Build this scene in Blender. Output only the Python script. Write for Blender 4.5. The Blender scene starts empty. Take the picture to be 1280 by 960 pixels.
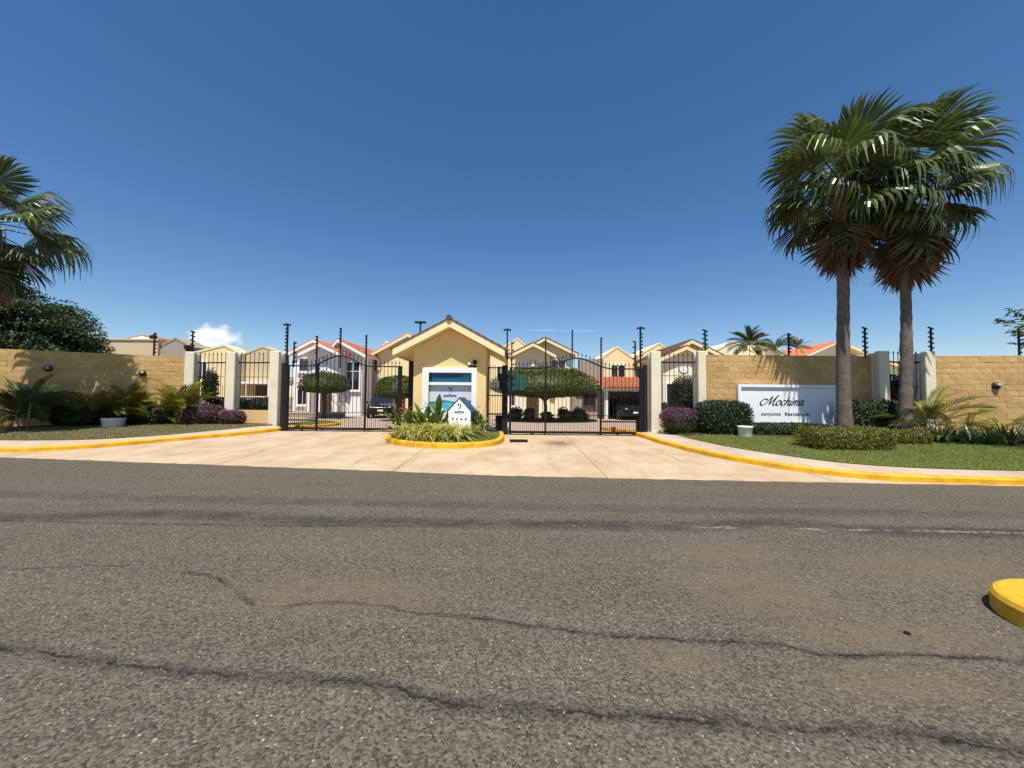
import bpy, bmesh, math, random
import numpy as np
from mathutils import Matrix, Vector
R = math.radians
random.seed(7); rng = np.random.default_rng(7)
sc = bpy.context.scene
col = sc.collection

# ---------------------------------------------------------------- camera, sky, sun, exposure
cam = bpy.data.objects.new('camera', bpy.data.cameras.new('camera')); col.objects.link(cam)
cam.data.sensor_width = 36; cam.data.lens = 36 * 480 / 1280
cam.data.clip_start = .05; cam.data.clip_end = 3000
cam.matrix_world = Matrix.Translation((0, 0, 1.6)) @ Matrix.Rotation(R(90) + math.atan(18.5 / 480), 4, 'X') @ Matrix.Rotation(R(.55), 4, 'Z')
sc.camera = cam

SUN_EL, SUN_AZ = 64.5, -2.0          # almost straight behind the camera
sx, sy = math.sin(R(SUN_AZ)), -math.cos(R(SUN_AZ))
world = bpy.data.worlds.new('World'); sc.world = world; world.use_nodes = True
nt = world.node_tree; bg = nt.nodes['Background']
sky = nt.nodes.new('ShaderNodeTexSky'); sky.sky_type = 'NISHITA'; sky.sun_disc = False
sky.sun_elevation = R(SUN_EL); sky.sun_rotation = math.atan2(sx, sy)
sky.altitude = 0; sky.air_density = 1.0; sky.dust_density = .2; sky.ozone_density = 2.2
# small fair-weather clouds low above the horizon, part of the sky
tc = nt.nodes.new('ShaderNodeTexCoord')
def wmath(op, a, b=None, c=None):
    n = nt.nodes.new('ShaderNodeMath'); n.operation = op
    for i, v in enumerate((a, b, c)):
        if v is None: continue
        if isinstance(v, (int, float)): n.inputs[i].default_value = v
        else: nt.links.new(v, n.inputs[i])
    return n.outputs[0]
def cloud(px, pz, hx, hz, scale, lo, hi):
    m = nt.nodes.new('ShaderNodeMapping'); nt.links.new(tc.outputs['Generated'], m.inputs[0])
    sep = nt.nodes.new('ShaderNodeSeparateXYZ'); nt.links.new(tc.outputs['Generated'], sep.inputs[0])
    ux = wmath('DIVIDE', sep.outputs[0], sep.outputs[1]); uz = wmath('DIVIDE', sep.outputs[2], sep.outputs[1])
    dx = wmath('DIVIDE', wmath('SUBTRACT', ux, px), hx); dz = wmath('DIVIDE', wmath('SUBTRACT', uz, pz), hz)
    r2 = wmath('ADD', wmath('MULTIPLY', dx, dx), wmath('MULTIPLY', dz, dz))
    no = nt.nodes.new('ShaderNodeTexNoise'); no.inputs['Scale'].default_value = scale; no.inputs['Detail'].default_value = 7; no.inputs['Roughness'].default_value = .6
    nt.links.new(tc.outputs['Generated'], no.inputs['Vector'])
    v = wmath('SUBTRACT', wmath('ADD', wmath('MULTIPLY', no.outputs['Fac'], 2.2), -.35), wmath('MULTIPLY', r2, .75))
    mr = nt.nodes.new('ShaderNodeMapRange'); mr.inputs[1].default_value = lo; mr.inputs[2].default_value = hi; mr.clamp = True; mr.interpolation_type = 'SMOOTHSTEP'
    nt.links.new(v, mr.inputs[0])
    front = wmath('GREATER_THAN', sep.outputs[1], 0.0)
    return wmath('MULTIPLY', mr.outputs[0], front)
mask = wmath('MAXIMUM', cloud(-.785, .150, .105, .05, 24, .16, .7),
             wmath('MAXIMUM', wmath('MULTIPLY', cloud(-1.10, .155, .06, .02, 22, .3, .8), .5),
                   wmath('MULTIPLY', cloud(.16, .18, .17, .004, 14, .3, 1.0), .22)))
mixc = nt.nodes.new('ShaderNodeMix'); mixc.data_type = 'RGBA'
hs = nt.nodes.new('ShaderNodeHueSaturation'); hs.inputs['Saturation'].default_value = 1.25; hs.inputs['Hue'].default_value = .5035
nt.links.new(sky.outputs[0], hs.inputs['Color'])
nt.links.new(mask, mixc.inputs[0]); nt.links.new(hs.outputs[0], mixc.inputs[6]); 
cn = nt.nodes.new('ShaderNodeTexNoise'); cn.inputs['Scale'].default_value = 60; cn.inputs['Detail'].default_value = 5; nt.links.new(tc.outputs['Generated'], cn.inputs['Vector'])
cm = nt.nodes.new('ShaderNodeMix'); cm.data_type = 'RGBA'; nt.links.new(cn.outputs['Fac'], cm.inputs[0]); cm.inputs[6].default_value = (5.2, 5.9, 7.2, 1); cm.inputs[7].default_value = (11, 10.9, 10.8, 1); nt.links.new(cm.outputs[2], mixc.inputs[7])
nt.links.new(mixc.outputs[2], bg.inputs[0]); bg.inputs[1].default_value = .084

sun = bpy.data.objects.new('sun', bpy.data.lights.new('sun', 'SUN')); col.objects.link(sun)
sun.data.energy = 4.2; sun.data.angle = R(.5); sun.data.color = (1, .95, .86)
sd = Vector((sx * math.cos(R(SUN_EL)), sy * math.cos(R(SUN_EL)), math.sin(R(SUN_EL))))
sun.rotation_euler = sd.to_track_quat('Z', 'Y').to_euler(); sun.location = (0, -5, 30)
sc.view_settings.view_transform = 'Standard'; sc.view_settings.look = 'None'
sc.view_settings.exposure = .56; sc.view_settings.gamma = 1
sc.cycles.max_bounces = 6; sc.cycles.transparent_max_bounces = 6

# ---------------------------------------------------------------- terrain: level road, gentle ramp up to the gates
EX = [(-90, 19.2), (-13, 9.75), (-8.3, 9.15), (-4.3, 8.62), (0, 8.02), (5, 7.72), (10, 7.52), (90, 4.3)]
def edge(x): return float(np.interp(x, [p[0] for p in EX], [p[1] for p in EX]))
def g(x, y): return .25 * min(1, max(0, (y - edge(x)) / 6.0))

# ---------------------------------------------------------------- materials
def hexl(h):
    h = h.lstrip('#'); o = []
    for i in (0, 2, 4):
        v = int(h[i:i + 2], 16) / 255; o.append(v / 12.92 if v <= .04045 else ((v + .055) / 1.055) ** 2.4)
    return tuple(o)
class NT:
    def __init__(s, name):
        s.m = bpy.data.materials.new(name); s.m.use_nodes = True; s.t = s.m.node_tree
        s.b = s.t.nodes['Principled BSDF']; s.n = s.t.nodes; s.l = s.t.links
    def node(s, t, **kw):
        n = s.n.new(t)
        for k, v in kw.items(): setattr(n, k, v)
        return n
    def set(s, sock, v):
        if isinstance(v, (int, float)): sock.default_value = v
        elif isinstance(v, tuple): sock.default_value = v if len(v) == len(sock.default_value) else (*v, 1)
        else: s.l.new(v, sock)
    def math(s, op, *a):
        n = s.node('ShaderNodeMath', operation=op)
        for i, v in enumerate(a): s.set(n.inputs[i], v)
        return n.outputs[0]
    def mix(s, f, a, b):
        n = s.node('ShaderNodeMix', data_type='RGBA'); s.set(n.inputs[0], f); s.set(n.inputs[6], a); s.set(n.inputs[7], b); return n.outputs[2]
    def rng(s, v, a, b, c=0., d=1., smooth=True):
        n = s.node('ShaderNodeMapRange'); n.clamp = True
        if smooth: n.interpolation_type = 'SMOOTHSTEP'
        s.set(n.inputs[0], v)
        for i, q in enumerate((a, b, c, d)): n.inputs[i + 1].default_value = q
        return n.outputs[0]
    def pos(s): return s.node('ShaderNodeNewGeometry').outputs['Position']
    def obj(s): return s.node('ShaderNodeTexCoord').outputs['Object']
    def scl(s, v, xyz):
        n = s.node('ShaderNodeMapping'); s.l.new(v, n.inputs[0]); n.inputs['Scale'].default_value = xyz; return n.outputs[0]
    def noise(s, v, sc_, det=4, ro=.55):
        n = s.node('ShaderNodeTexNoise'); s.l.new(v, n.inputs['Vector']); n.inputs['Scale'].default_value = sc_
        n.inputs['Detail'].default_value = det; n.inputs['Roughness'].default_value = ro; return n.outputs['Fac']
    def voro(s, v, sc_, out='Color', feat='F1'):
        n = s.node('ShaderNodeTexVoronoi', feature=feat); s.l.new(v, n.inputs['Vector']); n.inputs['Scale'].default_value = sc_; return n.outputs[out]
    def bump(s, h, st, dist=.01):
        n = s.node('ShaderNodeBump'); n.inputs['Strength'].default_value = st; n.inputs['Distance'].default_value = dist
        s.l.new(h, n.inputs['Height']); s.l.new(n.outputs[0], s.b.inputs['Normal'])
    def col(s, c): s.set(s.b.inputs['Base Color'], c)
    def rough(s, v): s.set(s.b.inputs['Roughness'], v)
def dim(c, k): return tuple(max(0, min(1, x * k)) for x in c)
def plain(name, c, rough=.8, var=.12, vs=2.5, bump=.15, bs=60, metal=0, objvar=0, stain=None, streak=0):
    """painted, rendered or cast surface: two scales of tone, fine relief, optional stains"""
    if isinstance(c, str): c = hexl(c)
    q = NT(name); P = q.pos(); a = q.noise(P, vs, 5); f = q.noise(P, bs, 3)
    k = q.math('ADD', q.math('MULTIPLY', a, .7), q.math('MULTIPLY', f, .3))
    if objvar:
        oi = q.node('ShaderNodeObjectInfo').outputs['Random']; k = q.math('ADD', k, q.math('MULTIPLY', q.math('SUBTRACT', oi, .5), objvar))
    cc = q.mix(q.rng(k, .25, .75, smooth=False), dim(c, 1 - var), dim(c, 1 + var))
    if stain:
        cc = q.mix(q.rng(q.noise(P, vs * .6, 8, .65), .52, .75, 0, stain[1]), cc, stain[0])
    if streak:
        cc = q.mix(q.rng(q.noise(q.scl(P, (5, 5, .35)), 1, 6, .6), .55, .8, 0, streak), cc, dim(c, .45))
    q.col(cc); q.rough(rough); q.b.inputs['Metallic'].default_value = metal
    if bump: q.bump(f, bump, .02)
    return q.m
def leafmat(name, c, var=.35, rough=.45, trans=.22, tip=None):
    if isinstance(c, str): c = hexl(c)
    q = NT(name); gi = q.node('ShaderNodeNewGeometry').outputs['Random Per Island']
    oi = q.node('ShaderNodeObjectInfo').outputs['Random']
    k = q.math('ADD', q.math('MULTIPLY', gi, .7), q.math('MULTIPLY', oi, .3))
    cc = q.mix(k, dim(c, 1 - var), dim(c, 1 + var))
    if tip: cc = q.mix(q.rng(q.math('FRACT', q.math('MULTIPLY', gi, 7.31)), tip[1], tip[1] + .06), cc, tip[0])
    q.col(cc); q.rough(rough)
    tr = q.node('ShaderNodeBsdfTranslucent'); q.l.new(q.mix(.0, cc, cc), tr.inputs[0])
    ms = q.node('ShaderNodeMixShader'); ms.inputs[0].default_value = trans
    q.l.new(q.b.outputs[0], ms.inputs[1]); q.l.new(tr.outputs[0], ms.inputs[2])
    q.l.new(ms.outputs[0], q.n['Material Output'].inputs[0])
    return q.m

def asphalt():
    q = NT('asphalt'); P = q.pos()
    sep = q.node('ShaderNodeSeparateXYZ'); q.l.new(P, sep.inputs[0]); X, Y = sep.outputs[0], sep.outputs[1]
    big = q.noise(P, .55, 6, .6); mid = q.noise(P, 3.5, 5, .6)
    va = q.voro(P, 70); vb = q.voro(P, 42); vbd = q.voro(P, 42, 'Distance'); vad = q.voro(P, 70, 'Distance'); vf = q.voro(P, 190)
    bw = lambda c: q.node('ShaderNodeRGBToBW')
    def grey(c):
        n = q.node('ShaderNodeSeparateColor'); q.l.new(c, n.inputs[0]); return n.outputs[0], n.outputs[1]
    ra, ra2 = grey(va); rb, rb2 = grey(vb)
    base = q.mix(q.rng(q.math('ADD', q.math('MULTIPLY', big, .6), q.math('MULTIPLY', mid, .4)), .3, .7), (.050, .041, .031), (.108, .088, .066))
    # aggregate showing through the worn binder
    ag = q.mix(q.rng(ra, 0, 1, 0, 1, False), (.010, .0085, .0065), (.27, .222, .162))
    rf_, _ = grey(vf); ag = q.mix(.35, ag, q.mix(rf_, (.012, .010, .008), (.20, .17, .13)))
    polish = q.noise(q.scl(P, (.22, 1.5, 1)), 1.1, 5, .6)
    base = q.mix(q.rng(polish, .42, .66, 0, .55), base, (.150, .124, .095))
    c = q.mix(.7, base, ag)
    pale = q.math('MULTIPLY', q.rng(rb, .9, .94), q.rng(vbd, .34, .2))
    c = q.mix(q.math('MULTIPLY', pale, .75), c, q.mix(rb2, (.34, .29, .22), (.56, .52, .46)))
    dark = q.math('MULTIPLY', q.rng(rb2, .86, .9), q.rng(vbd, .4, .25))
    c = q.mix(q.math('MULTIPLY', dark, .7), c, (.022, .02, .019))
    # drifted fine sand in shallow hollows
    def patch(x, y, rx, ry):
        dx = q.math('DIVIDE', q.math('SUBTRACT', X, x), rx); dy = q.math('DIVIDE', q.math('SUBTRACT', Y, y), ry)
        return q.rng(q.math('SQRT', q.math('ADD', q.math('MULTIPLY', dx, dx), q.math('MULTIPLY', dy, dy))), 1.0, .2)
    sand = None
    for p in ((2.1, 3.3, 1.0, .7), (2.6, 2.7, 1.1, .45), (1.02, 2.45, .5, .28), (2.3, 2.25, .9, .3), (2.3, 4.1, .9, .6), (4.2, 3.8, 1.6, .6), (-1.4, 3.2, 1.4, .5)):
        a = patch(*p); sand = a if sand is None else q.math('MAXIMUM', sand, a)
    sand = q.math('MULTIPLY', sand, q.rng(q.math('ADD', q.noise(P, 7, 6, .7), q.math('MULTIPLY', vad, .35)), .42, .72))
    c = q.mix(q.math('MULTIPLY', sand, .62), c, (.165, .122, .080))
    # long cracks and tar seams along the carriageway
    wob = q.math('MULTIPLY', q.math('SUBTRACT', q.noise(P, 5, 6, .7), .5), .16)
    wob2 = q.math('MULTIPLY', q.math('SUBTRACT', q.noise(P, 28, 4, .7), .5), .035)
    Yw = q.math('ADD', Y, q.math('ADD', wob, wob2))
    crack = None; hole = None
    def seam(pts, w, amt, edge_=.08, core=.0):
        nonlocal crack, hole
        xs = [p[0] for p in pts]; ys = [p[1] for p in pts]; x0, x1 = min(xs), max(xs); y0, y1 = min(ys) - .01, max(ys) + .01
        fc = q.node('ShaderNodeFloatCurve'); cv = fc.mapping.curves[0]
        n = [((x - x0) / (x1 - x0), (y - y0) / (y1 - y0)) for x, y in sorted(pts)]
        cv.points[0].location = n[0]; cv.points[1].location = n[-1]
        for p in n[1:-1]: cv.points.new(*p)
        fc.mapping.update()
        u = q.math('DIVIDE', q.math('SUBTRACT', X, x0), x1 - x0); q.l.new(u, fc.inputs['Value'])
        yc = q.math('ADD', q.math('MULTIPLY', fc.outputs[0], y1 - y0), y0)
        d = q.math('ABSOLUTE', q.math('SUBTRACT', Yw, yc))
        ends = q.math('MULTIPLY', q.rng(u, 0, edge_), q.rng(u, 1, 1 - edge_))
        m = q.math('MULTIPLY', q.math('MULTIPLY', q.rng(d, w, w * .25), ends), amt)
        m = q.math('MULTIPLY', m, q.rng(q.noise(P, 1.7, 5, .6), .3, .6, .35, 1))
        crack = m if crack is None else q.math('MAXIMUM', crack, m)
        if core:
            h = q.math('MULTIPLY', q.math('MULTIPLY', q.rng(d, core, core * .3), ends), q.rng(q.noise(P, 2.6, 4, .6), .42, .58))
            hole = h if hole is None else q.math('MAXIMUM', hole, h)
    seam([(-4.6, 2.63), (-3.21, 2.48), (-2.33, 2.36), (-1.54, 2.26), (-.8, 2.22), (-.32, 2.08), (.02, 2.05), (.5, 2.02), (1.29, 1.96), (1.82, 1.93), (2.39, 1.83), (3.6, 1.7)], .085, .8, .02, .012)
    seam([(-.45, 2.89), (.02, 2.81), (.46, 2.71), (1.09, 2.63), (1.71, 2.6), (2.13, 2.48), (2.64, 2.5), (3.6, 2.33)], .045, .75, .05, .008)
    seam([(-11, 5.9), (-6.48, 5.02), (-5.68, 5.13), (-4.82, 5.25), (-2.45, 5.02), (.02, 4.98), (2.27, 4.95), (3.47, 5.12), (4.56, 4.86), (6.29, 4.77), (11, 4.5)], .30, .85, .03, .008)
    seam([(-9, 5.6), (-5, 4.86), (-2, 4.84), (2, 5.1), (5, 5.0), (9, 4.75)], .05, .7, .05, .012)
    seam([(-9.5, 6.3), (-4, 5.95), (1, 5.75), (8, 5.6)], .30, .5, .08)
    seam([(-3.05, 3.56), (-2.66, 3.47), (-2.25, 3.22), (-1.9, 2.95)], .05, .75, .1, .008)
    seam([(-1.8, 3.0), (-1.2, 3.05), (-.6, 2.9), (-.1, 2.88)], .04, .55, .1, .006)
    seam([(-6, 3.4), (-4.63, 3.55), (-4.16, 3.62), (-3.4, 3.7)], .03, .55, .1, .006)
    c = q.mix(q.math('MULTIPLY', crack, .92), c, q.mix(ra, (.016, .015, .014), (.075, .068, .060)))
    c = q.mix(q.math('MULTIPLY', hole, .6), c, (.012, .011, .01))
    wl = q.rng(q.math('ABSOLUTE', q.math('SUBTRACT', Yw, q.math('ADD', 5.0, q.math('MULTIPLY', X, -.028)))), .05, .02)
    wl = q.math('MULTIPLY', wl, q.math('MULTIPLY', q.rng(X, 2.0, 2.8), q.math('MULTIPLY', q.rng(q.noise(P, 2.2, 4, .6), .42, .56), q.rng(ra, .3, .6))))
    c = q.mix(q.math('MULTIPLY', wl, .5), c, (.42, .40, .37))
    q.col(c); q.rough(q.rng(ra, 0, 1, .7, .95, False))
    h = q.math('ADD', q.math('MULTIPLY', q.math('SUBTRACT', 1, vad), .7), q.math('MULTIPLY', q.math('SUBTRACT', 1, vbd), .5))
    h = q.math('SUBTRACT', h, q.math('ADD', q.math('MULTIPLY', hole, 2.0), q.math('MULTIPLY', sand, .3)))
    q.bump(h, .8, .01); q.b.inputs['Specular IOR Level'].default_value = .12
    return q.m
def concrete(name, ca, cb, stain, joint=0):
    q = NT(name); P = q.pos()
    a = q.noise(P, .8, 7, .6); b = q.noise(q.scl(P, (1.5, .9, 1)), 1.1, 8, .7); f = q.noise(P, 70, 3)
    c = q.mix(q.rng(q.math('ADD', q.math('MULTIPLY', a, .65), q.math('MULTIPLY', f, .35)), .3, .7), ca, cb)
    c = q.mix(q.rng(b, .46, .72, 0, .65), c, stain)
    c = q.mix(q.rng(q.noise(q.scl(P, (2.6, .35, 1)), 1.3, 6, .65), .54, .74, 0, .5), c, (.20, .145, .10))
    sep = q.node('ShaderNodeSeparateXYZ'); q.l.new(P, sep.inputs[0])
    dx = q.math('DIVIDE', q.math('SUBTRACT', sep.outputs[0], 1.5), .75); dy = q.math('DIVIDE', q.math('SUBTRACT', sep.outputs[1], 12.5), .9)
    oil = q.rng(q.math('ADD', q.math('SQRT', q.math('ADD', q.math('MULTIPLY', dx, dx), q.math('MULTIPLY', dy, dy))), q.math('MULTIPLY', q.noise(P, 5, 5, .65), .9)), 1.5, .4)
    c = q.mix(q.math('MULTIPLY', oil, .75), c, (.07, .055, .045))
    sp = q.rng(q.noise(P, 11, 5, .7), .66, .74); c = q.mix(q.math('MULTIPLY', sp, .4), c, dim(stain, .5))
    q.col(c); q.rough(.85); q.bump(q.math('ADD', f, q.noise(P, 260, 2)), .25, .006); return q.m
def yellowpaint():
    q = NT('yellow_kerb_paint'); P = q.pos()
    c = q.mix(q.rng(q.noise(P, 3, 5, .6), .3, .7), (.58, .285, .006), (.80, .44, .016))
    w = q.rng(q.math('ADD', q.math('MULTIPLY', q.noise(P, 9, 8, .72), .7), q.math('MULTIPLY', q.noise(P, 70, 3), .3)), .56, .66)
    c = q.mix(q.math('MULTIPLY', w, .55), c, (.30, .19, .07))
    c = q.mix(q.rng(q.noise(P, 30, 3), .62, .72, 0, .4), c, (.16, .11, .06))
    q.col(c); q.rough(.65); q.bump(q.math('ADD', q.noise(P, 45, 4), q.noise(P, 160, 2)), .35, .01); return q.m
def lawnmat(name, a, b, d):
    q = NT(name); P = q.pos()
    c = q.mix(q.rng(q.noise(P, 1.2, 6, .65), .35, .65), a, b)
    c = q.mix(q.rng(q.noise(P, .7, 5, .7), .5, .68, 0, .7), c, d)
    c = q.mix(q.rng(q.noise(P, 60, 4, .7), .35, .7), dim(a, .55), c)
    q.col(c); q.rough(.95); q.bump(q.noise(P, 90, 4), .8, .03); return q.m

def blockmat():
    q = NT('split_face_block'); P = q.pos(); oi = q.node('ShaderNodeObjectInfo').outputs['Random']
    a = q.noise(P, 1.1, 5, .6); f = q.noise(q.scl(P, (1, 1, 2.6)), 16, 6, .7)
    k = q.math('ADD', q.math('ADD', q.math('MULTIPLY', a, .35), q.math('MULTIPLY', f, .65)), q.math('MULTIPLY', q.math('SUBTRACT', oi, .5), .14))
    c = q.mix(q.rng(k, .28, .72), (.44, .268, .092), (.70, .468, .195))
    q.col(c); q.rough(.95); q.bump(f, 1.0, .03); return q.m
MT = dict(
    asphalt=asphalt(),
    conc=concrete('driveway_concrete', (.41, .295, .175), (.59, .45, .295), (.40, .225, .11)),
    walk=concrete('sidewalk_concrete', (.42, .33, .225), (.56, .45, .32), (.36, .25, .16)),
    paver=plain('courtyard_paving', (.40, .30, .21), .9, .2, 3, .2, 40),
    yellow=yellowpaint(),
    soil=plain('bed_soil', (.035, .024, .016), .95, .4, 6, .8, 30),
    dirt=plain('open_ground', (.22, .17, .11), .95, .25, .3, .3, 20),
    lawnR=lawnmat('lawn_green', (.125, .145, .026), (.20, .21, .040), (.28, .23, .075)),
    lawnL=lawnmat('lawn_dry', (.13, .115, .036), (.20, .165, .055), (.32, .23, .10)),
    bladeR=leafmat('grass_blade_green', (.19, .23, .036), .4, .6),
    bladeL=leafmat('grass_blade_dry', (.20, .175, .06), .5, .6, tip=((.40, .30, .13), .6)),
    cream=plain('cream_render', (.62, .52, .33), .85, .05, 1.5, .3, 90, streak=.12),
    gatecream=plain('gatehouse_render', (.78, .565, .245), .85, .05, 1.5, .3, 90, streak=.1),
    fascia=plain('fascia_paint', (.84, .69, .385), .7, .05, 2, .15, 60),
    pillar=plain('pillar_paint', (.72, .655, .49), .8, .06, 2, .35, 80, stain=((.36, .32, .22), .35), streak=.25),
    block=blockmat(),
    mortar=plain('mortar', (.62, .43, .19), .95, .1, 4, .4, 40),
    basewall=plain('low_wall_render', (.68, .46, .19), .85, .06, 2, .3, 60, streak=.15),
    white=plain('white_paint', (.80, .79, .76), .7, .04, 2, .15, 60),
    sign=plain('sign_white', (.82, .83, .84), .6, .03, 1.5, .1, 60, streak=.08),
    ink=plain('black_letters', (.012, .012, .014), .5, .1),
    iron=plain('black_ironwork', (.009, .009, .010), .6, .3, 5, .1, 80),
    irongrey=plain('dark_grey_steel', (.014, .0145, .016), .6, .3, 5, .1, 80),
    plastic=plain('black_insulator', (.02, .02, .022), .35, .1),
    tile=plain('clay_roof_tile', (.46, .145, .065), .85, .3, 5, .4, 40, objvar=.5, stain=((.20, .09, .05), .5)),
    tiled=plain('weathered_roof_tile', (.11, .055, .035), .9, .3, 5, .4, 40, stain=((.07, .05, .04), .6)),
    white_house=plain('white_house_render', (.82, .78, .75), .85, .05, 1, .3, 60, streak=.1),
    cream_house=plain('pale_cream_house_render', (.82, .735, .53), .85, .05, 1, .3, 60, streak=.1),
    yellow_house=plain('yellow_house_render', (.82, .655, .35), .85, .05, 1, .3, 60, streak=.1),
    tan_house=plain('tan_house_render', (.56, .45, .28), .85, .07, 1, .3, 60, streak=.15),
    grey_house=plain('grey_beige_render', (.33, .285, .22), .85, .08, 1, .3, 60, streak=.15),
    wood=plain('dark_wood_door', (.085, .035, .018), .55, .3, 8, .3, 40),
    trunk=plain('palm_trunk_bark', (.135, .108, .085), .95, .5, 6, 1.0, 18, streak=.7),
    bark=plain('tree_bark', (.06, .045, .033), .95, .35, 6, 1.0, 30),
    dead=leafmat('dead_palm_frond', (.165, .085, .035), .5, .8, .15),
    fan=leafmat('fan_palm_leaf', (.09, .12, .027), .45, .36, .28),
    fan2=leafmat('fan_palm_leaf_old', (.060, .075, .022), .4, .45, .2),
    petiole=plain('palm_petiole', (.19, .19, .06), .5, .2),
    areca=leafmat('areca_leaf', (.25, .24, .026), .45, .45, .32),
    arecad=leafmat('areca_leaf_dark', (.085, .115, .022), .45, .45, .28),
    stem=plain('areca_stem', (.24, .21, .07), .6, .3, 8),
    hedge=leafmat('hedge_leaf_dark', (.034, .052, .013), .5, .62, .2, tip=((.10, .035, .015), .95)),
    hedgey=leafmat('hedge_leaf_bright', (.165, .165, .020), .5, .6, .28),
    ficus=leafmat('ficus_leaf', (.080, .105, .016), .45, .55, .22),
    broad=leafmat('broad_leaf', (.050, .078, .020), .45, .62, .22),
    purple=leafmat('purple_flower', (.30, .085, .23), .35, .6, .3),
    purpled=leafmat('dull_purple_leaf', (.115, .06, .062), .45, .6, .25),
    redf=leafmat('red_bract', (.55, .055, .03), .3, .5, .25),
    spider=leafmat('variegated_leaf', (.38, .40, .045), .6, .45, .35, tip=((.80, .72, .30), .5)),
    lily=leafmat('lily_leaf', (.040, .070, .022), .4, .4, .2),
    bigleaf=leafmat('big_leaf', (.11, .165, .02), .35, .35, .28),
    blue=plain('navy_panel', (.022, .055, .16), .5, .08),
    teal=plain('teal_print', (.03, .20, .30), .4, .15, 2, 0),
    aqua=plain('aqua_print', (.10, .45, .55), .4, .25, 3, 0),
    deepblue=plain('deep_blue_print', (.012, .045, .17), .4, .1, 2, 0),
    posterw=plain('poster_white', (.60, .64, .66), .4, .04, 2, 0),
    greysign=plain('grey_plate', (.55, .57, .60), .5, .05),
    tarp=plain('green_shade_cloth', (.012, .085, .07), .8, .2, 6, .3),
    terracotta=plain('terracotta', (.42, .15, .06), .85, .2),
    carpaint=plain('black_car_paint', (.008, .009, .012), .18, .1, 2, 0),
    chrome=plain('chrome', (.6, .6, .62), .2, .05, 2, 0, metal=1),
    rubber=plain('tyre_rubber', (.015, .015, .015), .85, .2),
    lampshell=plain('lamp_housing', (.025, .022, .02), .4, .2),
    lampglass=plain('frosted_lens', (.32, .33, .34), .25, .08),
)
for k_ in ('iron', 'irongrey', 'plastic'): MT[k_].node_tree.nodes['Principled BSDF'].inputs['Specular IOR Level'].default_value = .22
q = NT('window_glass'); q.col((.018, .022, .028)); q.rough(.06); q.b.inputs['Specular IOR Level'].default_value = .7; MT['glass'] = q.m

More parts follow.
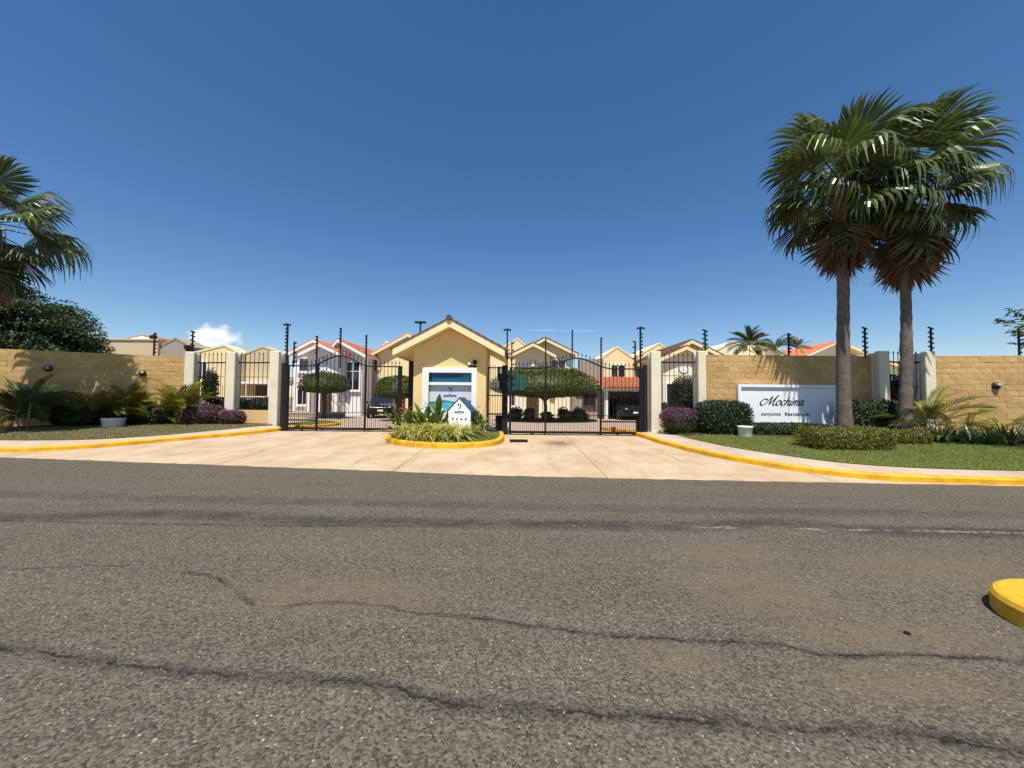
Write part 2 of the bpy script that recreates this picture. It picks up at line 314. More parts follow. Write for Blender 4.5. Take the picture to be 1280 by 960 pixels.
# ---------------------------------------------------------------- mesh helpers
def lnk(name, me, mat, parent=None, world=True):
    if mat is not None and not me.materials: me.materials.append(MT[mat] if isinstance(mat, str) else mat)
    o = bpy.data.objects.new(name, me); col.objects.link(o)
    if parent is not None:
        o.parent = parent
        if world: o.matrix_parent_inverse = parent.matrix_basis.inverted()
    return o
def thing(name, label, cat, loc=(0, 0, 0), rz=0, group=None):
    o = bpy.data.objects.new(name, None); col.objects.link(o); o.empty_display_size = .2
    o.matrix_basis = Matrix.Translation(loc) @ Matrix.Rotation(rz, 4, 'Z')
    return tag(o, label, cat, group)
def tag(o, label, cat, group=None):
    o['label'] = label; o['category'] = cat
    if group: o['group'] = group
    return o
def struct(o): o['kind'] = 'structure'; return o
def stuff(o): o['kind'] = 'stuff'; return o
class MB:
    def __init__(s): s.v = []; s.f = []; s.smooth = False
    def add(s, vs, fs):
        n = len(s.v); s.v += [tuple(p) for p in vs]; s.f += [tuple(i + n for i in f) for f in fs]; return s
    def box(s, x0, x1, y0, y1, z0, z1):
        return s.add([(x0, y0, z0), (x1, y0, z0), (x1, y1, z0), (x0, y1, z0), (x0, y0, z1), (x1, y0, z1), (x1, y1, z1), (x0, y1, z1)],
                     [(0, 3, 2, 1), (4, 5, 6, 7), (0, 1, 5, 4), (1, 2, 6, 5), (2, 3, 7, 6), (3, 0, 4, 7)])
    def cbox(s, c, d): return s.box(c[0] - d[0] / 2, c[0] + d[0] / 2, c[1] - d[1] / 2, c[1] + d[1] / 2, c[2] - d[2] / 2, c[2] + d[2] / 2)
    def prism(s, poly, y0, y1):            # polygon in XZ drawn anticlockwise seen from -Y, extruded along Y
        n = len(poly); vs = [(x, y0, z) for x, z in poly] + [(x, y1, z) for x, z in poly]
        fs = [tuple(range(n)), tuple(range(2 * n - 1, n - 1, -1))] + [(i, i + n, (i + 1) % n + n, (i + 1) % n) for i in range(n)]
        return s.add(vs, fs)
    def slab(s, poly, z0, z1):             # polygon in XY extruded along Z
        n = len(poly); vs = [(x, y, z0) for x, y in poly] + [(x, y, z1) for x, y in poly]
        return s.add(vs, [tuple(range(n - 1, -1, -1)), tuple(range(n, 2 * n))] + [(i, (i + 1) % n, (i + 1) % n + n, i + n) for i in range(n)])
    def tube(s, pts, r, n=6, caps=True):
        pts = [Vector(p) for p in pts]; k = len(pts)
        if not hasattr(r, '__len__'): r = [r] * k
        vs = []
        ref = Vector((.31, .17, 1)) if abs((pts[-1] - pts[0]).normalized().z) < .9 else Vector((1, .2, 0))
        for i, p in enumerate(pts):
            d = (pts[min(i + 1, k - 1)] - pts[max(i - 1, 0)]).normalized(); a = d.cross(ref).normalized(); b = d.cross(a)
            for j in range(n):
                t = 2 * math.pi * j / n; vs.append(p + (a * math.cos(t) + b * math.sin(t)) * r[i])
        fs = [(i * n + j, i * n + (j + 1) % n, (i + 1) * n + (j + 1) % n, (i + 1) * n + j) for i in range(k - 1) for j in range(n)]
        if caps: fs += [tuple(range(n - 1, -1, -1)), tuple((k - 1) * n + j for j in range(n))]
        return s.add(vs, fs)
    def lathe(s, prof, c=(0, 0, 0), n=20):
        vs = []; k = len(prof)
        for r, z in prof:
            for j in range(n):
                t = 2 * math.pi * j / n; vs.append((c[0] + r * math.cos(t), c[1] + r * math.sin(t), c[2] + z))
        fs = [(i * n + j, i * n + (j + 1) % n, (i + 1) * n + (j + 1) % n, (i + 1) * n + j) for i in range(k - 1) for j in range(n)]
        fs += [tuple(range(n - 1, -1, -1)), tuple((k - 1) * n + j for j in range(n))]
        return s.add(vs, fs)
    def mesh(s, name='m', smooth=False):
        me = bpy.data.meshes.new(name); me.from_pydata(s.v, [], s.f); me.update()
        if smooth: me.polygons.foreach_set('use_smooth', [True] * len(me.polygons))
        return me
    def build(s, name, mat, parent=None, smooth=False, world=True): return lnk(name, s.mesh(name, smooth), mat, parent, world)
def rbox(x, y, z, bev, seg=2, name='m'):     # rounded box standing on z=0, centred in x and y
    bm = bmesh.new(); bmesh.ops.create_cube(bm, size=1)
    for v in bm.verts: v.co = Vector((v.co.x * x, v.co.y * y, (v.co.z + .5) * z))
    bmesh.ops.bevel(bm, geom=list(bm.edges), offset=bev, segments=seg, profile=.5, affect='EDGES')
    me = bpy.data.meshes.new(name); bm.to_mesh(me); bm.free(); return me
def catmull(pts, n=8):
    pts = [Vector(p) for p in pts]; out = []
    P = [pts[0] * 2 - pts[1]] + pts + [pts[-1] * 2 - pts[-2]]
    for i in range(1, len(P) - 2):
        a, b, c, d = P[i - 1:i + 3]
        for k in range(n):
            t = k / n; out.append(.5 * ((2 * b) + (c - a) * t + (2 * a - 5 * b + 4 * c - d) * t * t + (3 * b - a - 3 * c + d) * t ** 3))
    return out + [pts[-1]]
def np_mesh(name, V, F):                       # F: (n,3) or (n,4)
    me = bpy.data.meshes.new(name); V = np.asarray(V, np.float32); F = np.asarray(F, np.int32); k = F.shape[1]
    me.vertices.add(len(V)); me.vertices.foreach_set('co', V.ravel())
    me.loops.add(F.size); me.loops.foreach_set('vertex_index', F.ravel())
    me.polygons.add(len(F)); me.polygons.foreach_set('loop_start', np.arange(0, F.size, k, dtype=np.int32))
    me.update(calc_edges=True); return me
def leaves_mesh(name, P, D, N, L, W, fold=.25):
    """one pointed, folded leaf (a quad) for each point: P base, D direction, N rough normal, L length, W width"""
    D = D / np.linalg.norm(D, axis=1, keepdims=True); S = np.cross(D, N); S /= np.linalg.norm(S, axis=1, keepdims=True) + 1e-9
    U = np.cross(S, D); L = np.broadcast_to(np.asarray(L).reshape(-1, 1), (len(P), 1)); W = np.broadcast_to(np.asarray(W).reshape(-1, 1), (len(P), 1))
    mid = P + D * L * .5
    V = np.stack([P, mid + S * W * .5 + U * W * fold, P + D * L - U * W * fold, mid - S * W * .5 + U * W * fold], 1).reshape(-1, 3)
    return np_mesh(name, V, np.arange(len(V)).reshape(-1, 4))
def unit(n):
    v = rng.normal(size=(n, 3)); return v / np.linalg.norm(v, axis=1, keepdims=True)
def blob_points(n, rad, p=2.0, lump=.08, freq=2.0, depth=.16, seed=0, bottom=True):
    """points spread over a lumpy superellipsoid of half sizes RAD, with outward normals"""
    a, b, c = rad; area = np.array([b * c, b * c, a * c, a * c, a * b, a * b if bottom else 1e-4]); f = rng.choice(6, n, p=area / area.sum())
    q = rng.uniform(-1, 1, (n, 3)); ax = np.array([0, 0, 1, 1, 2, 2])[f]; q[np.arange(n), ax] = np.array([1, -1, 1, -1, 1, -1])[f]
    s = 1 / (np.abs(q) ** p).sum(1) ** (1 / p); q *= s[:, None]
    N = np.sign(q) * np.abs(q) ** (p - 1) / np.array(rad); N /= np.linalg.norm(N, axis=1, keepdims=True) + 1e-9
    X = q * np.array(rad); r_ = np.random.default_rng(seed); ph = r_.uniform(0, 6.28, (3, 3)); kv = r_.normal(size=(3, 3)) * freq
    w = sum(np.sin(X @ kv[i] * 1.7 + ph[i, 0]) for i in range(3)) / 3
    X = X * (1 + lump * w)[:, None] * rng.uniform(1 - depth, 1.03, n)[:, None]
    return X, N
def core_mesh(rad, p, k=.84, n=16):
    V = []; F = []
    for i in range(n + 1):
        th = math.pi * i / n
        for j in range(2 * n):
            ph = math.pi * j / n; d = np.array([math.sin(th) * math.cos(ph), math.sin(th) * math.sin(ph), math.cos(th)])
            s = 1 / (np.abs(d / 1) ** p).sum() ** (1 / p); V.append(d * s * np.array(rad) * k)
    for i in range(n):
        for j in range(2 * n):
            F.append((i * 2 * n + j, (i + 1) * 2 * n + j, (i + 1) * 2 * n + (j + 1) % (2 * n), i * 2 * n + (j + 1) % (2 * n)))
    return np_mesh('core', V, F)
def foliage(parent, c, rad, n, L, mat, p=3.0, name='foliage', lump=.08, freq=2.0, seed=0, ratio=.5, core=True, depth=.16, bottom=True, up=.25, flat=1.0):
    X, N = blob_points(n, rad, p, lump, freq, depth, seed, bottom)
    if flat < 1: X[:, 2] = np.where(X[:, 2] < 0, X[:, 2] * flat, X[:, 2])
    D = N * .55 + unit(n) * .8 + np.array([0, 0, up]); Ls = L * rng.uniform(.65, 1.3, n)
    o = lnk(name, leaves_mesh(name, X + np.array(c), D, N + unit(n) * .5, Ls, Ls * ratio), mat, parent)
    if core:
        me = core_mesh(rad, p, .92 - lump)
        if flat < 1:
            for v in me.vertices: v.co.z *= flat if v.co.z < 0 else 1
        q = lnk('inner_foliage', me, mat, parent); q.matrix_basis = Matrix.Translation(c)
    return o
# ---------------------------------------------------------------- ground
def sheet(name, mat, xs, yfun0, yfun1, ny, zoff, parent=None, jitter=0):
    V = []; F = []; n = len(xs)
    for i, x in enumerate(xs):
        a, b = yfun0(x), yfun1(x)
        for j in range(ny + 1):
            y = a + (b - a) * j / ny
            if jitter and j == ny: y += jitter * (random.random() - .5)
            V.append((x, y, g(x, y) + zoff))
    for i in range(n - 1):
        for j in range(ny):
            k = i * (ny + 1) + j; F.append((k, k + ny + 1, k + ny + 2, k + 1))
    me = bpy.data.meshes.new(name); me.from_pydata(V, [], F); me.update(); return lnk(name, me, mat, parent)
def lin(a, b, n): return [a + (b - a) * i / n for i in range(n + 1)]
XW = [-900, -400, -150, -90] + lin(-60, 60, 120) + [90, 150, 400, 900]
struct(sheet('ground', 'dirt', XW, lambda x: -700, lambda x: edge(x) - .3, 4, -.06))
struct(sheet('ground', 'dirt', XW, lambda x: edge(x) - .3, lambda x: edge(x) + 12, 24, -.03))
struct(sheet('ground', 'dirt', XW, lambda x: edge(x) + 12, lambda x: 1200, 3, -.03))
road = struct(sheet('road', 'asphalt', [-90, -60, -40, -30] + lin(-22, 22, 260) + [30, 40, 60, 90], lambda x: -14, lambda x: edge(x) + .02, 6, 0, jitter=.05))
# concrete apron poured in slabs, joints left open between them
drive = struct(sheet('driveway', 'soil', lin(-16, 14, 60), lambda x: edge(x) - .02, lambda x: 15.6, 12, -.016))
XB = [-15.9, -11.2, -6.9, -2.56, 1.98, 6.5, 10.2, 13.9]
for i in range(len(XB) - 1):
    x0, x1 = XB[i] + .006, XB[i + 1] - .006
    rows = [(lambda x: edge(x) - .03, lambda x: 10.594 if x > -7 else 11.494), (lambda x: 10.606 if x > -7 else 11.506, lambda x: 15.5)]
    for a, b in rows:
        sheet('concrete_slab', 'conc', lin(x0, x1, 10), a, b, 8, -.004, drive)
court = struct(sheet('courtyard_road', 'paver', lin(-30, 30, 10), lambda x: 15.505, lambda x: 34, 2, .0))

# raised pavements, lawns and beds behind the kerbs
KL = catmull([(-40, 14.0, 0), (-24, 11.85, 0), (-17, 10.85, 0), (-13.71, 10.42, 0), (-12.74, 10.66, 0), (-12.0, 11.16, 0), (-11.12, 12.22, 0), (-10.06, 13.5, 0), (-9.5, 14.4, 0), (-9.2, 15.0, 0), (-9.12, 15.7, 0)])
KR = catmull([(4.72, 15.3, 0), (4.68, 14.4, 0), (4.7, 13.4, 0), (4.83, 12.23, 0), (5.08, 11.1, 0), (5.43, 10.06, 0), (5.92, 9.21, 0), (6.4, 8.6, 0), (7.04, 8.12, 0), (7.74, 7.84, 0), (8.77, 7.68, 0), (9.91, 7.58, 0), (14, 7.4, 0), (24, 7.0, 0), (40, 6.4, 0)])
def kerb(name, path, side, h=.13, w=.17, parent=None, closed=False, zfun=g):
    prof = [(0, -.12), (.004, h * .75), (.022, h * .95), (.05, h + .004), (w - .03, h + .006), (w, h - .004), (w, -.12)]
    V = []; F = []; n = len(path); m = len(prof)
    for i, p in enumerate(path):
        a = path[i - 1] if (i or closed) else path[0]; b = path[(i + 1) % n] if (i < n - 1 or closed) else path[-1]
        d = (b - a).normalized(); nx, ny = -d.y * side, d.x * side; z = zfun(p.x, p.y)
        for o, zz in prof:
            j = 1 + .012 * math.sin(i * 1.7 + o * 40)
            V.append((p.x + nx * o, p.y + ny * o, z + zz * (j if zz > 0 else 1)))
    for i in range(n if closed else n - 1):
        for j in range(m - 1):
            k = (i + 1) % n; q_ = (i * m + j, i * m + j + 1, k * m + j + 1, k * m + j); F.append(q_ if side > 0 else q_[::-1])
    me = bpy.data.meshes.new(name); me.from_pydata(V, [], F); me.update()
    bm = bmesh.new(); bm.from_mesh(me); bmesh.ops.recalc_face_normals(bm, faces=bm.faces); bm.to_mesh(me); bm.free()
    return lnk(name, me, 'yellow', parent)
struct(kerb('kerb', KL, 1)); struct(kerb('kerb', KR, 1))
def patch_between(name, mat, lo, hi, zoff, nx=60, ny=10, crown=0):
    """sheet between two polylines resampled by length, following the ramp"""
    def resample(p, n):
        p = [Vector((*q[:2], 0)) for q in p]; L = [0]
        for a, b in zip(p, p[1:]): L.append(L[-1] + (b - a).length)
        t = np.linspace(0, L[-1], n + 1); return np.stack([np.interp(t, L, [q.x for q in p]), np.interp(t, L, [q.y for q in p])], 1)
    A, B = resample(lo, nx), resample(hi, nx); V = []; F = []
    for i in range(nx + 1):
        for j in range(ny + 1):
            t = j / ny; x, y = A[i] * (1 - t) + B[i] * t; V.append((x, y, g(x, y) + zoff + crown * math.sin(math.pi * t) + (0 if j not in (0,) else -.0)))
    for i in range(nx):
        for j in range(ny): k = i * (ny + 1) + j; F.append((k, k + ny + 1, k + ny + 2, k + 1))
    me = bpy.data.meshes.new(name); me.from_pydata(V, [], F); me.update()
    bm = bmesh.new(); bm.from_mesh(me); bmesh.ops.recalc_face_normals(bm, faces=bm.faces)
    if sum(f.normal.z for f in bm.faces) < 0: bmesh.ops.reverse_faces(bm, faces=bm.faces)
    bm.to_mesh(me); bm.free(); return lnk(name, me, mat), V, F
def inset(path, d, side=1):
    out = []
    for i, p in enumerate(path):
        t = (path[min(i + 1, len(path) - 1)] - path[max(i - 1, 0)]).normalized(); out.append(p + Vector((-t.y, t.x, 0)) * d * side)
    return out
KLi, KRi = inset(KL, .15), inset(KR, .15)
LF = catmull([(-40, 15.4, 0), (-24, 13.2, 0), (-18, 12.15, 0), (-15.34, 11.7, 0), (-13.19, 11.85, 0), (-11.9, 12.65, 0), (-11.1, 13.95, 0), (-10.5, 15.2, 0), (-10.2, 16.2, 0)])
RF = catmull([(5.85, 14.6, 0), (5.86, 13.2, 0), (6.03, 12.09, 0), (6.36, 10.93, 0), (6.97, 9.87, 0), (7.69, 8.98, 0), (8.86, 8.5, 0), (10.9, 8.28, 0), (16, 8.05, 0), (24, 7.7, 0), (40, 7.0, 0)])
struct(patch_between('sidewalk', 'walk', KLi, LF, .128, 140, 4)[0])
struct(patch_between('sidewalk', 'walk', KRi, RF, .128, 140, 4)[0])
WL = [(-40, 4.4), (-19.55, 14.6), (-14.5, 17.1), (-10.0, 16.9)]
WL2 = [(-48, 17.0), (-30, 16.8), (-19.7, 15.2), (-14.5, 17.5), (-10.0, 17.2)]
LR = [(5.7, 15.4), (7.2, 15.0), (13.5, 14.4), (16, 14.3), (24, 13.6), (40, 12)]
lawnL, VL, FL = patch_between('lawn', 'lawnL', LF, WL2, .142, 120, 16, .03); struct(lawnL)
lawnR, VR, FR = patch_between('lawn', 'lawnR', RF, LR, .142, 120, 16, .05); struct(lawnR)
# planting beds, bare soil along the walls
bl = struct(patch_between('flower_bed', 'soil', [(-24, 12.3), (-18.9, 14.05), (-17.4, 15.1), (-14.4, 15.55), (-11.9, 16.3), (-10.9, 16.4)], [(-26, 14), (-19.7, 15.1), (-17.5, 16.1), (-14.5, 17.5), (-12, 17.3), (-10.9, 17.2)], .185, 40, 3)[0])
br = struct(patch_between('flower_bed', 'soil', [(6.0, 13.25), (7.85, 13.3), (9.7, 12.75), (11.3, 12.2), (12.9, 12.5), (14.0, 12.2), (13.9, 10.9), (16, 9.9), (24, 9)], [(5.8, 14.9), (8, 14.5), (10, 14.5), (12, 14.5), (13.5, 14.3), (15, 14.2), (16, 14.1), (20, 13.8), (24, 13.4)], .2, 60, 4)[0])
def grass(name, V, F, n, mat, h, keep):
    V = np.array(V); F = np.array(F); A = np.linalg.norm(np.cross(V[F[:, 1]] - V[F[:, 0]], V[F[:, 3]] - V[F[:, 0]]), axis=1)
    C = V[F].mean(1); A = A * np.array([keep(*c) for c in C]); f = rng.choice(len(F), n, p=A / A.sum()); u, v = rng.uniform(size=(2, n, 1))
    P = (V[F[f, 0]] * (1 - u) + V[F[f, 1]] * u) * (1 - v) + (V[F[f, 3]] * (1 - u) + V[F[f, 2]] * u) * v
    D = np.array([0, 0, 1]) + unit(n) * .75; D[:, 2] = np.abs(D[:, 2]); hh = h * rng.uniform(.5, 1.4, n)
    S = np.cross(D, unit(n)); S /= np.linalg.norm(S, axis=1, keepdims=True); P[:, 2] -= .004
    T = P + D / np.linalg.norm(D, axis=1, keepdims=True) * hh[:, None]
    Q = np.stack([P + S * .006, P - S * .006, T], 1).reshape(-1, 3)
    return stuff(tag(lnk(name, np_mesh(name, Q, np.arange(len(Q)).reshape(-1, 3)), mat), 'short mown grass blades on the ' + ('green lawn in front of the sign wall' if mat == 'bladeR' else 'dry lawn before the left planting bed'), 'grass'))
grass('grass', VL, FL, 42000, 'bladeL', .045, lambda x, y, z: 1.0 if -21 < x < -9 else .02)
grass('grass', VR, FR, 60000, 'bladeR', .05, lambda x, y, z: 1.0 if x < 16 else .02)

# small planted island in front of the gatehouse and the island nose on the carriageway
isl = [(-4.3, 13.5), (-4.15, 12.7), (-3.69, 12.0), (-2.84, 11.5), (-1.85, 11.27), (-.94, 11.5), (-.43, 12.0), (-.24, 12.9), (-.30, 14.1)]
IS = catmull([(*p, 0) for p in isl], 8)
i_k = struct(kerb('kerb', IS, 1, h=.16, w=.16))
ISi = inset(IS, .13)
mid = [Vector((-4.0 + (3.7) * i / 12, 14.1, 0)) for i in range(13)]
lawnI, VI, FI = patch_between('lawn', 'lawnR', ISi, mid, .13, 40, 8, .03); struct(lawnI)
o = grass('grass', VI, FI, 9000, 'bladeR', .05, lambda x, y, z: 1.0); o['label'] = 'short green grass blades on the yellow kerbed island by the gatehouse'
def stadium(cx, cy, r, ang, length, n=18):
    d = Vector((math.cos(ang), math.sin(ang), 0)); s = Vector((-d.y, d.x, 0)); c = Vector((cx, cy, 0)); P = []
    for i in range(n + 1):
        t = math.pi / 2 + math.pi * i / n; P.append(c + d * math.cos(t) * r + s * math.sin(t) * r)
    e = c + d * length
    for i in range(n + 1):
        t = -math.pi / 2 + math.pi * i / n; P.append(e + d * math.cos(t) * r + s * math.sin(t) * r)
    return P
ST = stadium(4.19, 2.72, .55, R(-38), 5.0)
ni = struct(kerb('traffic_island', ST, 1, h=.155, w=.30, closed=True, zfun=lambda x, y: 0))
m = MB(); STi = stadium(4.19, 2.72, .28, R(-38), 5.0); m.slab([(p.x, p.y) for p in STi], -.02, .12); m.build('island_fill', 'soil', ni)

# ---------------------------------------------------------------- block walls
blocks = []
for k in range(5):
    me = rbox(.395, .06, .193, .005, 1, 'block')
    r_ = random.Random(k)
    for v in me.vertices:
        if v.co.y < 0: v.co.y += (r_.random() - .6) * .012
    me.materials.append(MT['block']); blocks.append(me)
def block_wall(label, x0, y0, x1, y1, ztop, lit, ext0=0, ext1=0, zb=.2):
    """wall from (x0,y0) to (x1,y1) of split-face blocks; LIT tells which run is seen closely, the rest is one joined run"""
    L = math.hypot(x1 - x0, y1 - y0); a = math.atan2(y1 - y0, x1 - x0)
    t = thing('block_wall', label, 'wall', (x0, y0, zb), a)
    nrow = round((ztop - .05 - zb) / .2); h = (ztop - .05 - zb) / nrow
    lnk('wall_core', MB().box(-ext0, L + ext1, -.012, .17, -.1, nrow * h).mesh(), 'mortar', t, False)
    cp = MB()
    for i in range(int((L + ext0 + ext1) / .8) + 1):
        a0 = -ext0 + i * .8; b0 = min(a0 + .79, L + ext1)
        if b0 > a0 + .05: cp.box(a0, b0, -.025, .19, nrow * h + .001, nrow * h + .05)
    stuff(lnk('coping', cp.mesh(), 'block', t, False))
    far = MB()
    for r_ in range(nrow):
        x = -ext0 - (.2 if r_ % 2 else 0)
        while x < L + ext1 - .02:
            xa, xb = max(x, -ext0), min(x + .4, L + ext1)
            if xb - xa > .06:
                if lit[0] <= (xa + xb) / 2 <= lit[1]:
                    o = lnk('block', random.choice(blocks), None, t, False)
                    o.matrix_basis = Matrix.Translation(((xa + xb) / 2, .008 + random.uniform(-.004, .003), r_ * h + .007)) @ Matrix.Diagonal(((xb - xa) / .4, 1, h / .2, 1))
                else: far.box(xa + .007, xb - .007, -.02 + random.uniform(-.006, .004), .03, r_ * h + .007, (r_ + 1) * h - .007)
            x += .4
    if far.v: stuff(lnk('distant_blocks', far.mesh(), 'block', t, False))
    return t
wl = block_wall('tan split face block wall behind the palms and the left white pot', -19.9, 14.43, -14.42, 17.15, 3.32, (0, 7), 7.0, 0)
ws = block_wall('tan split face block wall carrying the white name board', 7.3, 14.37, 13.42, 14.31, 3.32, (0, 7))
wr = block_wall('tan split face block wall with one lamp beyond the twin palms', 15.5, 14.22, 18.9, 13.78, 3.34, (0, 3.6), 0, 7)

# ---------------------------------------------------------------- pillars
def pillar(label, x, y, h, rz=0, z=.2):
    t = thing('gate_pillar', label, 'pillar', (x, y, z), rz, None)
    a = lnk('front_slab', rbox(.38, .2, h, .035, 3), 'pillar', t, False); a.matrix_basis = Matrix.Translation((0, -.14, 0))
    c = lnk('pillar_core', rbox(.31, .12, h - .06, .01, 1), 'pillar', t, False)
    b = lnk('rear_slab', rbox(.38, .24, h - .05, .05, 3), 'pillar', t, False); b.matrix_basis = Matrix.Translation((0, .16, 0))
    return t
pillar('cream pillar at the end of the left block wall', -14.22, 17.05, 3.34, R(8))
pillar('cream pillar between the two left fence panels', -12.25, 16.85, 3.33, R(5))
pillar('cream pillar beside the left sliding gate', -10.2, 16.62, 3.34, R(3))
pillar('cream pillar beside the right sliding gate', 5.5, 14.85, 3.27)
pillar('cream pillar between bougainvillea fence and name board wall', 7.2, 14.65, 3.28)
pillar('cream pillar at the shaded end of the name board wall', 13.58, 14.2, 3.28)
pillar('cream pillar between the twin palms and the lamp wall', 15.3, 14.22, 3.29)

# ---------------------------------------------------------------- ironwork
BAR = {}
def bar_mesh(w, h):
    k = (w, round(h, 2))
    if k not in BAR:
        BAR[k] = MB().box(-w / 2, w / 2, -w / 2, w / 2, 0, h).mesh('bar'); BAR[k].materials.append(MT['iron'])
    return BAR[k]
FIN = MB().lathe([(.006, 0), (.022, .03), (.026, .05), (.006, .11), (.002, .15)], n=6).mesh('finial'); FIN.materials.append(MT['iron'])
INS = MB().lathe([(.012, -.075), (.03, -.07), (.03, -.05), (.014, -.045), (.03, -.035), (.03, -.015), (.012, -.01)], n=8).mesh('insulator')
for v in INS.vertices: v.co = Vector((-v.co.z, v.co.y, v.co.x))
INS.materials.append(MT['plastic'])
def insulators(parent, x, y, z0, n, dz, sides, s=1.1):
    for i in range(n):
        for sd_ in sides:
            o = lnk('insulator', INS, None, parent, True)
            o.matrix_basis = Matrix.Translation((x + sd_ * .015, y, z0 + i * dz + (.05 if sd_ < 0 else 0))) @ Matrix.Rotation(0 if sd_ > 0 else math.pi, 4, 'Z') @ Matrix.Scale(s, 4)
def fence_panel(label, x0, y0, x1, y1, zlow, zrail, ztop, zmid, base=True, n=9):
    a = math.atan2(y1 - y0, x1 - x0); L = math.hypot(x1 - x0, y1 - y0)
    t = thing('fence_panel', label, 'fence', (x0, y0, .2), a)
    if base: lnk('low_wall', MB().box(0, L, -.08, .08, -.1, zlow - .2).mesh(), 'basewall', t, False)
    for z, w in ((zrail, .05), (zlow + .04, .035), (zmid, .018)):
        o = lnk('rail', MB().box(0, L, -w / 2 - .012, w / 2 + .012, z - .2 - w / 2, z - .2 + w / 2).mesh(), 'iron', t, False)
    for i in range(n):
        x = L * (i + .5) / n
        o = lnk('bar', bar_mesh(.018, ztop - zlow), None, t, False); o.location = (x, 0, zlow - .2)
        f = lnk('finial', FIN, None, t, False); f.location = (x, 0, ztop - .2)
        if i < n - 1:
            o = lnk('short_bar', bar_mesh(.014, zmid - .35 - zlow), None, t, False); o.location = (x + L / n / 2, 0, zlow - .2)
    return t
fence_panel('iron fence panel next to the left block wall', -14.05, 17.15, -12.42, 16.98, 1.0, 3.08, 3.42, 2.45, n=8)
fence_panel('iron fence panel next to the left gate pillar', -12.08, 16.95, -10.4, 16.75, 1.0, 3.08, 3.42, 2.45, n=8)
fence_panel('iron fence panel on low wall behind the pink bougainvillea', 5.68, 14.9, 7.02, 14.72, .93, 3.07, 3.3, 2.55, n=8)
fence_panel('iron fence panel behind the right palm trunk', 13.78, 14.25, 15.12, 14.25, .7, 3.1, 3.4, 2.2, n=8)

def gate(label, x0, x1, y, ztop, peak, xp, posts, talls, mid, z0=.3, n=34, hi=1.0):
    t = thing('sliding_gate', label, 'gate', ((x0 + x1) / 2, y, .25)); L = x1 - x0
    def top(x):
        d = abs(x - xp); w = L * .27
        return ztop + (peak - ztop) * (0.5 + 0.5 * math.cos(math.pi * min(1, d / w))) + .06 * math.exp(-min(abs(x - x0), abs(x - x1)) * 1.2)*0
    xs = lin(x0, x1, 48); tr = MB(); tr.tube([(x, y, top(x)) for x in xs], .028, 6); tr.build('top_rail', 'iron', t)
    MB().box(x0, x1, y - .035, y + .035, z0, z0 + .09).build('bottom_rail', 'iron', t)
    MB().box(x0, x1, y - .012, y + .012, hi - .01, hi + .01).build('middle_rail', 'iron', t)
    for a, b, z in mid: MB().box(a, b, y - .03, y + .03, z - .025, z + .025).build('lower_rail', 'iron', t)
    for i in range(n):
        x = x0 + L * (i + .5) / n; zt = top(x)
        o = lnk('bar', bar_mesh(.017, zt + .12 - z0), None, t); o.matrix_basis = Matrix.Translation((x, y, z0))
        o = lnk('finial', FIN, None, t); o.matrix_basis = Matrix.Translation((x, y, zt + .1))
        if i < n - 1:
            o = lnk('short_bar', bar_mesh(.012, hi - z0), None, t); o.matrix_basis = Matrix.Translation((x + L / n / 2, y, z0))
    for x, w in posts: MB().box(x - w / 2, x + w / 2, y - w / 2, y + w / 2, z0 - .03, top(x) + .02).build('post', 'iron', t)
    for x, z in talls:
        p = MB().box(x - .022, x + .022, y - .05, y - .006, top(x) - .5, z).build('tall_post', 'iron', t)
        for i in range(6):
            o = lnk('insulator', INS, None, p); o.matrix_basis = Matrix.Translation((x, y - .05, z - .06 - i * .13)) @ Matrix.Rotation(-math.pi / 2, 4, 'Z') @ Matrix.Scale(1.1, 4)
    m = MB()                                    # scroll ornament on the leaf
    return t
gl = gate('black iron sliding gate between left pillars and gatehouse', -9.0, -4.42, 15.3, 2.84, 3.26, -6.86, [(-8.96, .12), (-7.76, .06), (-5.83, .06), (-4.47, .14)], [(-7.8, 4.05), (-6.86, 4.38), (-5.83, 4.1)], [(-9, -7.76, .68)], n=30)
gr = gate('black iron sliding gate between gatehouse and bougainvillea pillar', -.1, 4.98, 14.6, 2.78, 3.17, 2.45, [(-.06, .08), (1.27, .06), (3.38, .06), (4.9, .1)], [(1.27, 3.93), (2.28, 4.25), (3.38, 3.98)], [(3.38, 4.98, .77)], n=34)
for t, x, y in ((gl, -5.35, 15.3), (gl, -7.55, 15.3)):  # small scrolls under the top rail
    for s in (-1, 1):
        MB().tube([(x + s * (.02 + .11 * math.sin(a)), y, 2.83 - .11 + .11 * math.cos(a)) for a in lin(.2, 4.2, 14)], .011, 5).build('scroll', 'iron', t)
# crest of scrolls in the middle of the left leaf
for cx, cz, r_ in ((-7.0, 1.55, .16), (-6.72, 1.55, .16), (-7.0, 1.15, .16), (-6.72, 1.15, .16), (-6.86, 1.85, .12), (-6.86, .85, .12)):
    MB().tube([(cx + r_ * math.sin(a), 15.28, cz + r_ * math.cos(a)) for a in lin(0, 5.4, 18)], .012, 5).build('scroll', 'iron', gl)

